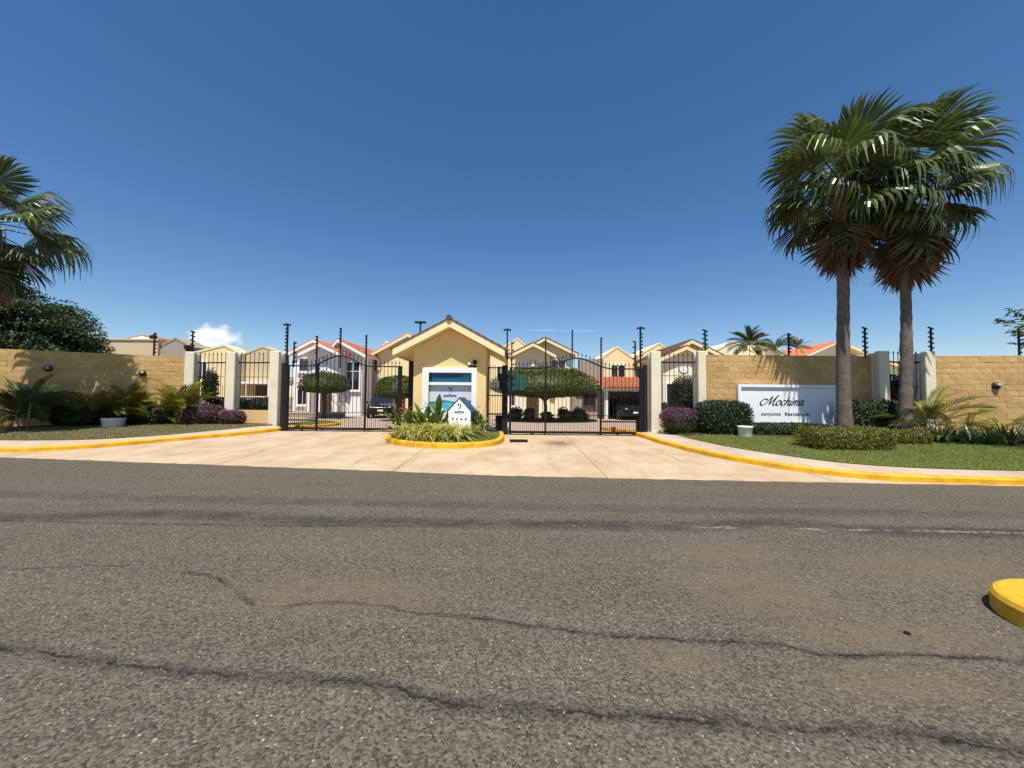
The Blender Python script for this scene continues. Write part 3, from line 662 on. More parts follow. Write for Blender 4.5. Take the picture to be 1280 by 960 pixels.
def steel_post(label, x, y, z0, h, w, group=None, cams=0, ins=None, arm=0):
    t = thing('steel_post', label, 'post', (x, y, z0), 0, group)
    lnk('post_shaft', MB().box(-w / 2, w / 2, -w / 2, w / 2, 0, h).mesh(), 'irongrey' if w > .1 else 'iron', t, False)
    return t
def camera_pole(label, x, y, z0, z1, ins, side, twin=False):
    t = thing('camera_pole', label, 'pole', (x, y, z0))
    MB().box(x - .028, x + .028, y - .028, y + .028, z0, z1).build('shaft', 'iron', t)
    for s in ((-1, 1) if twin else (side,)):
        c = MB().box(-.05, .13, -.045, .045, -.03, .05).build('camera_head', 'irongrey', t)
        c.matrix_basis = Matrix.Translation((x + s * .04, y - .04, z1 + .01)) @ Matrix.Rotation(0 if s > 0 else math.pi, 4, 'Z') @ Matrix.Rotation(R(18), 4, 'Y') @ Matrix.Scale(.72, 4)
        MB().box(.1, .16, -.035, .035, -.02, .04).build('lens_hood', 'iron', c, world=False)
    insulators(t, x, y, z1 - 1.05, ins, .14, (side,))
    return t
camera_pole('black pole with camera bracket at left gate pillar', -9.1, 15.45, .25, 4.5, 7, -1, True)
camera_pole('black camera pole at the pedestrian gate post', -.2, 14.75, .25, 4.25, 3, 1, True)
camera_pole('black pole with camera head at the right gate pillar', 4.93, 14.72, .25, 4.36, 7, 1, True)
steel_post('thick black latch post of the left sliding gate', -9.15, 15.42, .2, 2.75, .16)
steel_post('thick dark catch post of the right gate by pedestrian gate', -.27, 14.72, .2, 2.68, .22)
steel_post('thick dark guide post beside the right gate pillar', 5.12, 14.78, .2, 2.75, .14)
steel_post('thick dark post between left gate and gatehouse', -3.95, 15.2, .2, 2.85, .24)

def electric(label, x, y, z0, z1, sides, n=6, lean=0, grp=None):
    t = thing('electric_fence_post', label, 'fence post', (x, y, z0), 0, grp)
    p = MB().box(x - .024, x + .024, y - .024, y + .024, z0, z1).build('post_shaft', 'iron', t)
    insulators(t, x, y, z0 + .22, n, (z1 - z0 - .28) / (n - 1), sides)
    return t
electric('electric fence post on the block wall beside the left lamp pair', -15.55, 16.6, 3.25, 4.32, (1,))
electric('electric fence post above the pillar ending the left block wall', -14.35, 17.15, 3.25, 4.5, (-1, 1))
electric('electric fence post rising behind the left gate camera pole', -8.9, 15.6, 2.8, 3.85, (1,), 5)
electric('short electric fence post beside the gatehouse camera pole', -.02, 14.75, 2.7, 3.8, (1,), 4)
electric('short electric fence post beside the right gate camera pole', 4.74, 14.75, 2.7, 3.86, (-1,), 5)
electric('electric fence post where name board wall meets the pillar', 7.34, 14.55, 3.2, 4.3, (-1, 1))
electric('electric fence post above the middle of the name board', 10.42, 14.42, 3.25, 4.18, (1,))
electric('electric fence post at the shaded end of the name board wall', 13.2, 14.3, 3.25, 4.4, (-1, 1))
electric('electric fence post on the pillar beyond the twin palms', 15.62, 14.25, 3.25, 4.42, (-1, 1))
electric('electric fence post on the lamp wall under the leafy branch', 18.5, 13.95, 3.25, 4.28, (1,))

# pedestrian gate right of the gatehouse
t = thing('pedestrian_gate', 'narrow black iron pedestrian gate with plate beside gatehouse', 'gate', (-.62, 14.9, .25))
for x in (-.93, -.36): MB().box(x - .025, x + .025, 14.88, 14.93, .25, 2.84).build('stile', 'iron', t)
for z in (.32, 1.0, 1.72, 2.8): MB().box(-.905, -.385, 14.89, 14.92, z - .02, z + .02).build('rail', 'iron', t)
for i in range(5):
    o = lnk('bar', bar_mesh(.016, 2.6), None, t); o.matrix_basis = Matrix.Translation((-.905 + .52 * (i + .7) / 5.4, 14.905, .3))
MB().box(-.62, -.385, 14.86, 14.885, .3, .96).build('kick_plate', 'iron', t)
pl = MB().box(-.87, -.49, 14.83, 14.85, 1.98, 2.28).build('notice_plate', 'greysign', t)
MB().box(-.79, -.76, 14.824, 14.829, 2.08, 2.2).build('printed_mark', 'ink', pl); MB().box(-.72, -.55, 14.824, 14.829, 2.16, 2.19).build('printed_line', 'ink', pl)
MB().box(-.72, -.58, 14.824, 14.829, 2.09, 2.11).build('printed_line', 'ink', pl); MB().box(-.86, -.5, 14.824, 14.829, 1.99, 2.03).build('printed_band', 'blue', pl)
MB().box(-.95, -.86, 14.8, 14.87, 1.55, 1.6).build('latch', 'iron', t)
t = thing('shade_cloth', 'dark green shade cloth tied behind the pedestrian gate', 'cloth', (.0, 15.1, 1.95))
V = []; F = []
for i in range(15):
    for j in range(9):
        x = -.55 + 1.05 * i / 14; z = 1.95 + .62 * j / 8; V.append((x, 15.1 + .03 * math.sin(x * 14 + z * 3), z + .02 * math.sin(x * 9)))
for i in range(14):
    for j in range(8): k = i * 9 + j; F.append((k, k + 9, k + 10, k + 1))
MB().add(V, F).build('cloth_sheet', 'tarp', t)

# drain grate in the apron
t = thing('drain_grate', 'black iron drain grate set in the concrete before the right gate', 'drain', (.24, 12.9, .2))
zz = g(.24, 12.9)
MB().box(-.06, .54, 12.55, 13.2, zz - .03, zz + .0035).build('drain_pit', 'ink', t)
for a in (-.06, .51): MB().box(a, a + .03, 12.55, 13.2, zz + .0, zz + .016).build('frame', 'irongrey', t)
for i in range(10): MB().box(-.03, .51, 12.56 + i * .066, 12.595 + i * .066, zz + .004, zz + .014).build('slat', 'irongrey', t)

UP0 = Matrix.Rotation(R(90), 4, 'X')
# steel ground tracks the gates roll on
for lab, x0, x1, y in (('steel ground track under the left sliding gate', -9.4, -4.0, 15.3), ('steel ground track under the right sliding gate', -.3, 5.1, 14.6)):
    t = thing('gate_track', lab, 'track', ((x0 + x1) / 2, y, .24))
    MB().box(x0, x1, y - .06, y + .06, .2, .258).build('track_bed', 'irongrey', t); MB().tube([(x0, y, .262), (x1, y, .262)], .014, 6).build('rolling_rail', 'iron', t)
    for i in range(2):
        w_ = MB().lathe([(.02, -.02), (.05, -.02), (.045, 0), (.05, .02), (.02, .02)], n=14).build('guide_roller', 'iron', t, True); w_.matrix_basis = Matrix.Translation((x0 + (x1 - x0) * (.2 + .6 * i), y, .31)) @ UP0
# ---------------------------------------------------------------- gatehouse
def tiles(mb, x0, z0, x1, z1, y0, y1, pitch=.21, n=None, r=.07, rows=8):
    """barrel tiles on a slope that runs from the eave (x0,z0) to the ridge (x1,z1), courses along Y; each row of tubes is overlapped course by course"""
    L = math.hypot(x1 - x0, z1 - z0); ux, uz = (x1 - x0) / L, (z1 - z0) / L; nx, nz = -uz, ux
    if nz < 0: nx, nz = -nx, -nz
    k = int((y1 - y0) / pitch)
    for i in range(k):
        yc = y0 + (i + .5) * (y1 - y0) / k
        for j in range(rows):
            a, b = L * j / rows - .03, L * (j + 1) / rows + .02; V = []
            for s, lift, rr in ((a, .015, r * 1.05), (b, .0, r * .9)):
                for q_ in range(6):
                    t = math.pi * q_ / 5; h = math.sin(t) * rr + lift
                    V.append((x0 + ux * s + nx * h, yc - math.cos(t) * rr, z0 + uz * s + nz * h))
            mb.add(V, [(q_, q_ + 1, q_ + 7, q_ + 6) for q_ in range(5)] + [tuple(range(5, -1, -1))])
    return mb
gh = thing('gatehouse', 'yellow gatehouse with gable roof and white framed poster window', 'gatehouse', (-2.27, 15.2, .2))
X0, X1, YF, YB = -3.6, -.95, 14.0, 16.4; AX = -2.25; ZA, ZE = 4.16, 3.14
RX0, RX1, RYF, RYB = -4.22, -.28, 13.5, 16.75
def roofz(x): return ZE + (ZA - ZE) * (1 - abs(x - AX) / (AX - RX0 if x < AX else RX1 - AX))
wx0, wx1, wz0, wz1 = -3.03, -1.47, .95, 2.53
w = MB()
w.prism([(X0, .1), (wx0, .1), (wx0, roofz(wx0) - .02), (X0, roofz(X0) - .02)], YF, YF + .15)
w.prism([(wx1, .1), (X1, .1), (X1, roofz(X1) - .02), (wx1, roofz(wx1) - .02)], YF, YF + .15)
w.prism([(wx0, .1), (wx1, .1), (wx1, wz0), (wx0, wz0)], YF, YF + .15)
w.prism([(wx0, wz1), (wx1, wz1), (wx1, roofz(wx1) - .02), (AX, ZA - .02), (wx0, roofz(wx0) - .02)], YF, YF + .15)
w.prism([(X0, .1), (X1, .1), (X1, roofz(X1) - .02), (AX, ZA - .02), (X0, roofz(X0) - .02)], YB - .15, YB)
w.box(X0, X0 + .15, YF + .15, YB - .15, .1, roofz(X0) - .03); w.box(X1 - .15, X1, YF + .15, YB - .15, .1, roofz(X1) - .03)
w.build('wall', 'gatecream', gh)
MB().box(X0 + .16, X1 - .16, YF + .7, YF + .75, .15, 2.6).build('inner_partition', 'ink', gh)
rf = MB()
for xa in (RX0, RX1):
    rf.prism([(xa, ZE), (AX, ZA), (AX, ZA + .14), (xa, ZE + .14)] if xa < AX else [(AX, ZA), (xa, ZE), (xa, ZE + .14), (AX, ZA + .14)], RYF + .05, RYB)
rf = rf.build('roof', 'fascia', gh)
fa = MB(); fa.prism([(RX0 - .01, ZE - .02), (RX0 + .02, ZE - .04), (AX, ZA - .03), (AX, ZA + .27), (RX0 - .01, ZE + .22)], RYF, RYF + .05); fa.build('fascia', 'fascia', rf)
fa = MB(); fa.prism([(AX, ZA - .03), (RX1 - .02, ZE - .04), (RX1 + .01, ZE - .02), (RX1 + .01, ZE + .22), (AX, ZA + .27)], RYF, RYF + .05); fa.build('fascia', 'fascia', rf)
MB().box(RX1 - .04, RX1 + .012, RYF + .051, RYB, ZE - .06, ZE + .18).build('eave_board', 'fascia', rf)
MB().box(RX0 - .012, RX0 + .04, RYF + .051, RYB, ZE - .06, ZE + .18).build('eave_board', 'fascia', rf)
tl = MB(); tiles(tl, RX0 - .06, ZE + .17, AX, ZA + .24, RYF - .06, RYB + .05); tiles(tl, RX1 + .06, ZE + .17, AX, ZA + .24, RYF - .06, RYB + .05)
stuff(tl.build('roof_tiles', 'tiled', rf))
rg = MB()
for i in range(9): rg.tube([(AX, RYF - .07 + i * .37, ZA + .29), (AX, RYF + .33 + i * .37, ZA + .27)], [.1, .085], 10)
stuff(rg.build('ridge_tiles', 'tiled', rf))
# window: proud white surround, recessed poster boards
wn = MB(); wn.box(-3.26, wx0, YF - .07, YF + .1, .8, 2.72).box(wx1, -1.28, YF - .07, YF + .1, .8, 2.72).box(wx0, wx1, YF - .07, YF + .1, wz1, 2.72).box(wx0, wx1, YF - .07, YF + .1, .8, wz0)
wn = wn.build('window_surround', 'white', gh)
MB().box(wx0, wx1, YF - .03, YF + .06, 2.08, 2.18).build('transom', 'white', wn)
MB().box(wx0, wx1, YF + .085, YF + .1, 2.181, wz1).build('upper_poster', 'teal', wn)
m = MB(); n_ = 20; P = [(-2.3 + .62 * math.cos(2 * math.pi * i / n_) - .05, 2.42 + .085 * math.sin(2 * math.pi * i / n_)) for i in range(n_)]
m.prism(P, YF + .078, YF + .0845); m.build('poster_shape', 'deepblue', wn)
MB().box(wx0, wx0 + .1, YF + .076, YF + .0846, 2.182, wz1 - .001).build('poster_shape', 'deepblue', wn)
MB().box(wx0, wx1, YF + .085, YF + .1, wz0, 2.079).build('lower_poster', 'posterw', wn)
def wave(z, amp, top, mat, yy):
    P = [(wx0, wz0)] + [(wx1, wz0)] + [(wx1 - (wx1 - wx0) * i / 24, z + amp * math.sin(i * .42 + top)) for i in range(25)]
    MB().prism(P, yy, yy + .005).build('poster_wave', mat, wn)
wave(1.5, .03, 1.0, 'teal', YF + .079); wave(1.40, .05, 2.0, 'aqua', YF + .073); wave(1.2, .05, 0, 'posterw', YF + .067)
def text_mesh(txt, size, shear=0, space=1, bold=0):
    cu = bpy.data.curves.new('lettering', 'FONT'); cu.body = txt; cu.size = size; cu.shear = shear; cu.space_character = space; cu.align_x = 'CENTER'; cu.align_y = 'CENTER'; cu.extrude = .004; cu.offset = bold
    o = bpy.data.objects.new('lettering_source', cu); col.objects.link(o)
    dg = bpy.context.evaluated_depsgraph_get(); me = bpy.data.meshes.new_from_object(o.evaluated_get(dg)); bpy.data.objects.remove(o); bpy.data.curves.remove(cu)
    me.materials.clear(); return me
UP = Matrix.Rotation(R(90), 4, 'X')
def letters(txt, size, loc, mat, parent, shear=0, space=1, bold=0):
    o = lnk('lettering', text_mesh(txt, size, shear, space, bold), mat, parent); o.matrix_basis = Matrix.Translation(loc) @ UP; return o
def logo(parent, x, y, z, s):
    m = MB(); m.prism([(x - .5 * s, z + .35 * s), (x - .32 * s, z - .05 * s), (x - .12 * s, z + .02 * s), (x - .05 * s, z + .32 * s), (x - .2 * s, z + .42 * s)], y, y + .004)
    m.build('logo_mark', 'ink', parent)
    m = MB(); m.prism([(x + .12 * s, z - .35 * s), (x + .38 * s, z - .4 * s), (x + .42 * s, z + .42 * s), (x + .2 * s, z + .48 * s)], y, y + .004); m.build('logo_mark', 'ink', parent)
    P = [(x + s * (.1 + .34 * math.cos(a)), z - s * .52 + s * .13 * math.sin(a)) for a in lin(0, 2 * math.pi, 16)[:-1]]
    MB().prism(P, y - .002, y + .002).build('logo_mark', 'aqua', parent)
logo(wn, -2.27, YF + .079, 1.93, .16)
letters('ecofhana', .135, (-2.27, YF + .079, 1.70), 'deepblue', wn, 0, 1.0, .003)
# flood lamp and camera dome over the window
t = thing('security_light', 'small white and black floodlight pair above the poster window', 'lamp', (-1.42, YF, 2.86))
MB().lathe([(.02, 0), (.055, .02), (.06, .06), (.03, .1)], (-1.56, YF - .06, 2.8), 12).build('lamp_head', 'white', t, True)
MB().lathe([(.03, 0), (.075, .03), (.085, .09), (.05, .15), (.01, .17)], (-1.36, YF - .08, 2.84), 14).build('camera_dome', 'iron', t, True)
MB().box(-1.6, -1.3, YF - .02, YF + .01, 2.74, 2.8).build('bracket', 'irongrey', t)
MB().box(-1.365, -1.355, YF - .075, YF, 2.79, 2.86).build('arm', 'iron', t)
# light on a mast behind the gatehouse roof
t = thing('street_lamp', 'slim lamp mast with flat head rising behind the gatehouse roof', 'street lamp', (-4.25, 17.6, .25))
MB().tube([(-4.25, 17.6, .25), (-4.25, 17.6, 5.05)], [.045, .035], 8).build('mast', 'irongrey', t)
MB().box(-4.5, -4.0, 17.5, 17.7, 5.05, 5.12).build('lamp_head', 'irongrey', t); MB().box(-4.3, -4.2, 17.56, 17.64, 5.0, 5.06).build('collar', 'irongrey', t)

# house-shaped real-estate sign in the planting
t = thing('house_shaped_sign', 'white and navy house shaped sign standing in variegated plants', 'sign', (-1.74, 12.85, .25), R(-19))
def hs_poly(x0, x1, zb, ze, za): return [(x0, zb), (x1, zb), (x1, ze), ((x0 + x1) / 2, za), (x0, ze)]
MB().prism(hs_poly(-.41, .41, .03, .93, 1.34), -.02, 0).build('front_panel', 'sign', t, world=False)
MB().prism(hs_poly(-.42, .42, .03, .93, 1.35), .001, .36).build('box_body', 'blue', t, world=False)
for s in (-1, 1):
    MB().prism([(0, 1.35), (s * .47, .89), (s * .47, .92), (0, 1.385)][::s], -.035, .39).build('roof_edge', 'blue', t, world=False)
def local(o): o.matrix_parent_inverse = Matrix(); return o
n0 = len(t.children)
logo(t, 0, -.026, 1.11, .15); letters('ecofhana', .105, (0, -.025, .90), 'deepblue', t, 0, 1, .001)
for c_ in t.children: local(c_)
MB().box(-.12, .12, -.026, -.021, .825, .835).build('printed_line', 'greysign', t, world=False)
for x in (-.24, -.08, .08, .24): MB().box(x - .028, x + .028, -.026, -.021, .63, .69).build('printed_mark', 'ink' if x != -.08 else 'redf', t, world=False)

# ---------------------------------------------------------------- name board
t = thing('name_board', 'white name board with black script lettering on tan block wall', 'sign', (10.2, 14.3, .6))
sgx0, sgx1, sz0, sz1, yb = 8.36, 12.05, .62, 2.22, 14.24
MB().box(sgx0 + .1, sgx1 - .1, yb + .0, yb + .06, sz0, sz1 - .1).build('panel', 'sign', t)
MB().box(sgx0, sgx1, yb - .07, yb + .06, sz1 - .1, sz1).build('frame', 'sign', t)
MB().box(sgx0, sgx0 + .1, yb - .07, yb + .06, sz0, sz1 - .1).build('frame', 'sign', t)
MB().box(sgx1 - .1, sgx1, yb - .07, yb + .06, sz0, sz1 - .1).build('frame', 'sign', t)
MB().box(sgx0, sgx1, yb - .07, yb + .06, sz0 - .08, sz0).build('frame', 'sign', t)
# script word drawn with a broad pen; strokes in x-heights
LET = [
 [[(.95, 1.02), (.62, 1.16), (.2, 1.02), (-.02, .55), (.18, .08), (.6, .06), (1.0, .5), (1.35, 1.2), (1.6, 1.72)], [(1.6, 1.72), (1.58, 1.2), (1.56, .6), (1.58, .12)],
  [(1.58, .12), (1.9, .75), (2.2, 1.4), (2.42, 1.78), (2.62, 1.8)], [(2.4, 1.76), (2.26, 1.1), (2.2, .5), (2.26, .08), (2.44, .02), (2.62, .2)]],
 [[(3.15, .95), (2.86, .82), (2.72, .45), (2.84, .08), (3.1, .02), (3.34, .3), (3.36, .72), (3.15, .95)]],
 [[(4.10, .78), (3.95, .96), (3.70, .78), (3.60, .38), (3.74, .04), (3.98, .06), (4.2, .32)]],
 [[(4.5, 1.62), (4.4, 1.0), (4.3, .4), (4.26, 0)], [(4.3, .25), (4.48, .75), (4.7, .95), (4.82, .75), (4.76, .35), (4.8, .05), (4.98, .1), (5.1, .3)]],
 [[(5.2, .92), (5.14, .5), (5.14, .1), (5.3, .04), (5.46, .3)], [(5.22, 1.28), (5.25, 1.34), (5.28, 1.28)]],
 [[(5.55, .92), (5.5, .45), (5.46, 0)], [(5.5, .3), (5.7, .8), (5.88, .94), (5.96, .75), (5.92, .4), (5.88, 0)], [(5.92, .3), (6.1, .8), (6.28, .94), (6.38, .75), (6.32, .35), (6.36, .05), (6.52, .1), (6.64, .3)]],
 [[(7.18, .86), (6.95, .95), (6.72, .7), (6.68, .25), (6.85, .02), (7.05, .25), (7.2, .86)], [(7.22, .92), (7.16, .45), (7.2, .08), (7.36, .06), (7.52, .3)]],
]
sc_, shr, lx, lz = .198, .42, 9.17, 1.455
for let in LET:
    m = MB()
    for st in let:
        P = catmull([(a, b, 0) for a, b in st], 6); n_ = len(P); V = []
        for i, p in enumerate(P):
            d = (P[min(i + 1, n_ - 1)] - P[max(i - 1, 0)]).normalized(); ang = math.atan2(d.y, d.x)
            hw = .034 + .075 * abs(math.sin(ang - R(40))) ** 1.3; e = Vector((-d.y, d.x, 0)) * hw
            for q_ in (p + e, p - e):
                x = lx + (q_.x * .94 + q_.y * shr) * sc_ * 1.16; z = lz + q_.y * sc_
                V += [(x, yb - .012, z), (x, yb + .001, z)]
        F = []
        for i in range(n_ - 1):
            a = i * 4; F += [(a, a + 2, a + 6, a + 4), (a, a + 4, a + 5, a + 1), (a + 2, a + 3, a + 7, a + 6)]
        F += [(0, 1, 3, 2), ((n_ - 1) * 4, (n_ - 1) * 4 + 2, (n_ - 1) * 4 + 3, (n_ - 1) * 4 + 1)]
        m.add(V, F)
    m.build('script_letter', 'ink', t)
letters('conjunto  Residencial', .165, (10.12, yb - .005, 1.13), 'ink', t, .12, 1.22, .004)

# ---------------------------------------------------------------- wall lamps and pots
def wall_lamp(label, x, y, z, rz):
    t = thing('wall_lamp', label, 'lamp', (x, y, z), rz)
    prof = [(.02, -.11), (.075, -.1), (.105, -.05), (.115, 0), (.1, .06), (.06, .105), (.01, .115)]
    m = MB(); V = []; F = []; n_ = 14
    for r_, zz in prof:
        for j in range(n_):
            a = math.pi * j / (n_ - 1); V.append((r_ * 1.15 * math.cos(a), -r_ * 1.2 * math.sin(a), zz * 1.1))
    for i in range(len(prof) - 1):
        for j in range(n_ - 1): k = i * n_ + j; F.append((k, k + 1, k + n_ + 1, k + n_))
    m.add(V, F); m.build('housing', 'lampshell', t, True, False)
    l = MB().lathe([(.02, 0), (.06, .01), (.075, .03), (.06, .05), (.02, .06)], n=12).build('lens', 'lampglass', t, True, False)
    l.matrix_basis = Matrix.Translation((.02, -.1, .02)) @ Matrix.Rotation(R(70), 4, 'X') @ Matrix.Scale(.85, 4)
    MB().box(-.1, .1, -.02, .01, -.09, .09).build('back_plate', 'iron', t, world=False)
aw = math.atan2(2.72, 5.48)
wall_lamp('round black wall lamp in palm shade on the left block wall', -18.35, 15.17, 2.62, aw)
wall_lamp('round black wall lamp on the sunlit left block wall', -15.82, 16.42, 2.54, aw)
wall_lamp('round black wall lamp on the wall beyond the twin palms', 17.55, 13.92, 2.24, math.atan2(-.44, 3.4))
def pot(label, x, y, r, h):
    z = g(x, y) + .13
    t = thing('planter_pot', label, 'pot', (x, y, z))
    MB().lathe([(r * .82, 0), (r * .86, .02), (r * .97, h - .05), (r * 1.02, h - .04), (r * 1.02, h), (r * .9, h), (r * .86, h - .08)], n=28).build('bowl', 'white', t, True, False)
    MB().lathe([(r * .86, h - .08), (.05, h - .06)], n=20).build('soil_fill', 'soil', t, False, False)
pot('white round planter pot on the dry lawn by the arecas', -15.5, 15.0, .36, .36)
pot('white planter pot by dark hedge below the name board', 7.88, 13.0, .23, .40)
# ---------------------------------------------------------------- palms
def fan_frond(seed, droop, pl=1.0, L=1.05, seg=28, mat='fan', spread=118):
    """fan leaf: petiole along +X, then pleated segments that split and hang at the tips"""
    r_ = random.Random(seed); m = MB(); sag = .10 + .08 * droop
    pz = lambda s: -sag * (s / pl) ** 2 * pl
    m.tube([(s, 0, pz(s)) for s in lin(0, pl, 6)], [.026, .022, .02, .018, .016, .014, .012], 5)
    h = Vector((pl, 0, pz(pl)))
    for i in range(seg):
        a = R(-spread + 2 * spread * (i + .5) / seg); da = R(spread * 2 / seg) * .5
        Ls = L * (1 - .22 * (abs(a) / R(spread)) ** 2) * r_.uniform(.86, 1.06)
        split = r_.uniform(.56, .72); tipd = droop * r_.uniform(.55, 1.25); tw = r_.uniform(-.06, .06)
        rows = []
        for s in (.04, .28, split, split + (1 - split) * .4, split + (1 - split) * .72, 1.0):
            rr = s * Ls; w = rr * math.tan(da) * (1 if s <= split else max(.08, (1 - (s - split) / (1 - split)) ** .8 * split / s))
            dz = -.35 * droop * s * s * Ls * .5
            if s > split: dz -= tipd * Ls * ((s - split) / (1 - split)) ** 1.7 * .62
            rf = rr * (1 - (.35 * tipd * ((s - split) / (1 - split)) ** 2 if s > split else 0))
            fold = .28 * abs(math.sin(a)) * rr                       # the blade folds down along the midrib
            c = h + Vector((math.cos(a + tw * s) * rf, math.sin(a + tw * s) * rf, dz - fold - sag * 2 * rr * math.cos(a) * .4))
            t = Vector((-math.sin(a), math.cos(a), 0))
            rows.append((c - t * w + Vector((0, 0, -w * .55)), c, c + t * w + Vector((0, 0, -w * .55))))
        V = [p for r3 in rows for p in r3]; F = []
        for k in range(len(rows) - 1):
            for e in range(2): F.append((k * 3 + e, k * 3 + e + 1, k * 3 + e + 4, k * 3 + e + 3))
        m.add(V, F)
    me = m.mesh('frond'); me.materials.append(MT[mat]); return me
FAN = [fan_frond(i, d, 1.0 + .1 * (i % 3), 1.15, mat='fan') for i, d in enumerate((.25, .45, .65, .9, .55, 1.05))]
FANO = [fan_frond(20 + i, d, 1.0, 1.15, mat='fan2') for i, d in enumerate((.35, .5, .2))]
FAND = [fan_frond(40 + i, d, .9, 1.1, seg=22, mat='dead', spread=62) for i, d in enumerate((.02, .12, .2))]
def frond_at(parent, me, p, az, el, s, roll=0, name='frond'):
    o = lnk(name, me, None, parent)
    o.matrix_basis = Matrix.Translation(p) @ Matrix.Rotation(az, 4, 'Z') @ Matrix.Rotation(-el, 4, 'Y') @ Matrix.Rotation(roll, 4, 'X') @ Matrix.Scale(s, 4)
    return o
def fan_palm(label, x, y, z0, ztop, r0, r1, lean, seed, scale, nlive=40, ndead=26, skirt=1.8):
    r_ = random.Random(seed); t = thing('fan_palm', label, 'palm tree', (x, y, z0))
    m = MB(); P = []; rad = []; n_ = 46
    for i in range(n_ + 1):
        s = i / n_; P.append((x + lean[0] * s + .03 * math.sin(s * 7 + seed), y + lean[1] * s, z0 - .1 + (ztop - z0 + .1) * s))
        rad.append((r1 + (r0 - r1) * math.exp(-s * 5.0) + (r1 * .12) * (1 - s)) * (1 + .035 * math.sin(i * 2.4)) + .01 * r_.uniform(-1, 1))
    m.tube(P, rad, 16); m.build('trunk', 'trunk', t, True)
    top = Vector((x + lean[0], y + lean[1], ztop))
    MB().lathe([(r1 * .9, -skirt * .8), (r1 * 1.7, -skirt * .45), (r1 * 1.9, -.2), (r1 * 1.2, .25), (.04, .5)], top, 12).build('leaf_base_boss', 'dead', t, True)
    ga = 2.39996
    for i in range(nlive):
        f = (i + .5) / nlive; el = R(80 - 112 * f ** .9) + r_.uniform(-.12, .12); az = i * ga + r_.uniform(-.25, .25)
        me = r_.choice(FAN[:4] if f < .35 else FAN[1:]) if f < .72 else r_.choice(FANO + FAN[1:2])
        frond_at(t, me, top + Vector((0, 0, .35 - .75 * f)), az, el, scale * r_.uniform(.88, 1.12), r_.uniform(-.35, .35))
    for i in range(ndead):
        f = (i + .5) / ndead; el = R(-60 - 26 * f) + r_.uniform(-.09, .09); az = i * ga + r_.uniform(-.3, .3)
        frond_at(t, r_.choice(FAND if f > .25 else FANO + FAND), top + Vector((0, 0, -.25 - .75 * skirt * f * .6)), az, el, scale * r_.uniform(.85, 1.12), r_.uniform(-.4, .4), 'dead_frond')
    return t, top
p1, top1 = fan_palm('fan palm with orange brown skirt standing before the name board end', 11.25, 13.0, .35, 9.05, .235, .16, (.05, 0), 3, 1.15, 32, 24, 1.9)
p2, top2 = fan_palm('taller leaning fan palm with dark skirt beyond the name board', 13.2, 12.9, .35, 9.1, .20, .14, (.3, .1), 11, 1.25, 30, 22, 2.7)
p3, top3 = fan_palm('fan palm shading the left block wall', -17.25, 12.3, .3, 7.15, .24, .17, (.1, 0), 5, 1.0, 26, 12)
for top, t, s in ((top1, p1, 5), (top2, p2, 6)):            # bleached flower stalks hanging among the leaves
    r_ = random.Random(s)
    for k in range(7):
        az = r_.uniform(3.4, 6.0); e = Vector((math.cos(az), math.sin(az), 0)); L = r_.uniform(1.2, 1.9)
        MB().tube([top + e * (L * u) + Vector((0, 0, .3 + .5 * u - 1.6 * u * u)) for u in lin(0, 1, 8)], [.022, .02, .018, .016, .014, .012, .01, .008, .006], 5).build('flower_stalk', 'stem', t)

def pinnate(seed, L=1.7, arch=.8, n=34, ll=.42, w=.026, mat='areca', vee=.45):
    """feather leaf: arching rachis along +X with paired leaflets"""
    r_ = random.Random(seed); m = MB()
    C = lambda s: Vector((L * (s - .12 * arch * s ** 3), 0, -arch * L * .42 * s ** 2.2))
    m.tube([C(s) for s in lin(0, 1, 8)], [.018, .016, .014, .012, .01, .008, .006, .005, .003], 4)
    for i in range(n):
        s = .2 + .8 * (i + .5) / n; c = C(s); d = (C(min(1, s + .02)) - C(s - .02)).normalized()
        l = ll * math.sin(math.pi * min(1, (s - .1) / 1.02)) ** .55 * r_.uniform(.88, 1.1) + .05
        for sd_ in (-1, 1):
            up = Vector((0, 0, 1)) - d * d.z; up.normalize(); sv = Vector((0, sd_, 0))
            dr = (d * (.55 + .5 * s) + sv * (.85 - .35 * s) + up * vee * r_.uniform(.6, 1.2)).normalized(); wv = dr.cross(up).normalized() * w
            a, b, e = c, c + dr * l * .5 - Vector((0, 0, l * .03)), c + dr * l - Vector((0, 0, l * r_.uniform(.12, .35)))
            m.add([a - wv * .25, a + wv * .25, b + wv * .5, b - wv * .5, e], [(0, 1, 2, 3), (3, 2, 4)])
    me = m.mesh('frond'); me.materials.append(MT[mat]); return me
ARE = [pinnate(i, 1.5 + .15 * i, .7 + .18 * i) for i in range(4)]
ARD = [pinnate(10 + i, 1.5 + .15 * i, .7 + .18 * i, mat='arecad') for i in range(4)]
SAGO = [pinnate(30 + i, 1.15, .45 + .3 * i, 44, .30, .014, 'arecad', .3) for i in range(3)]
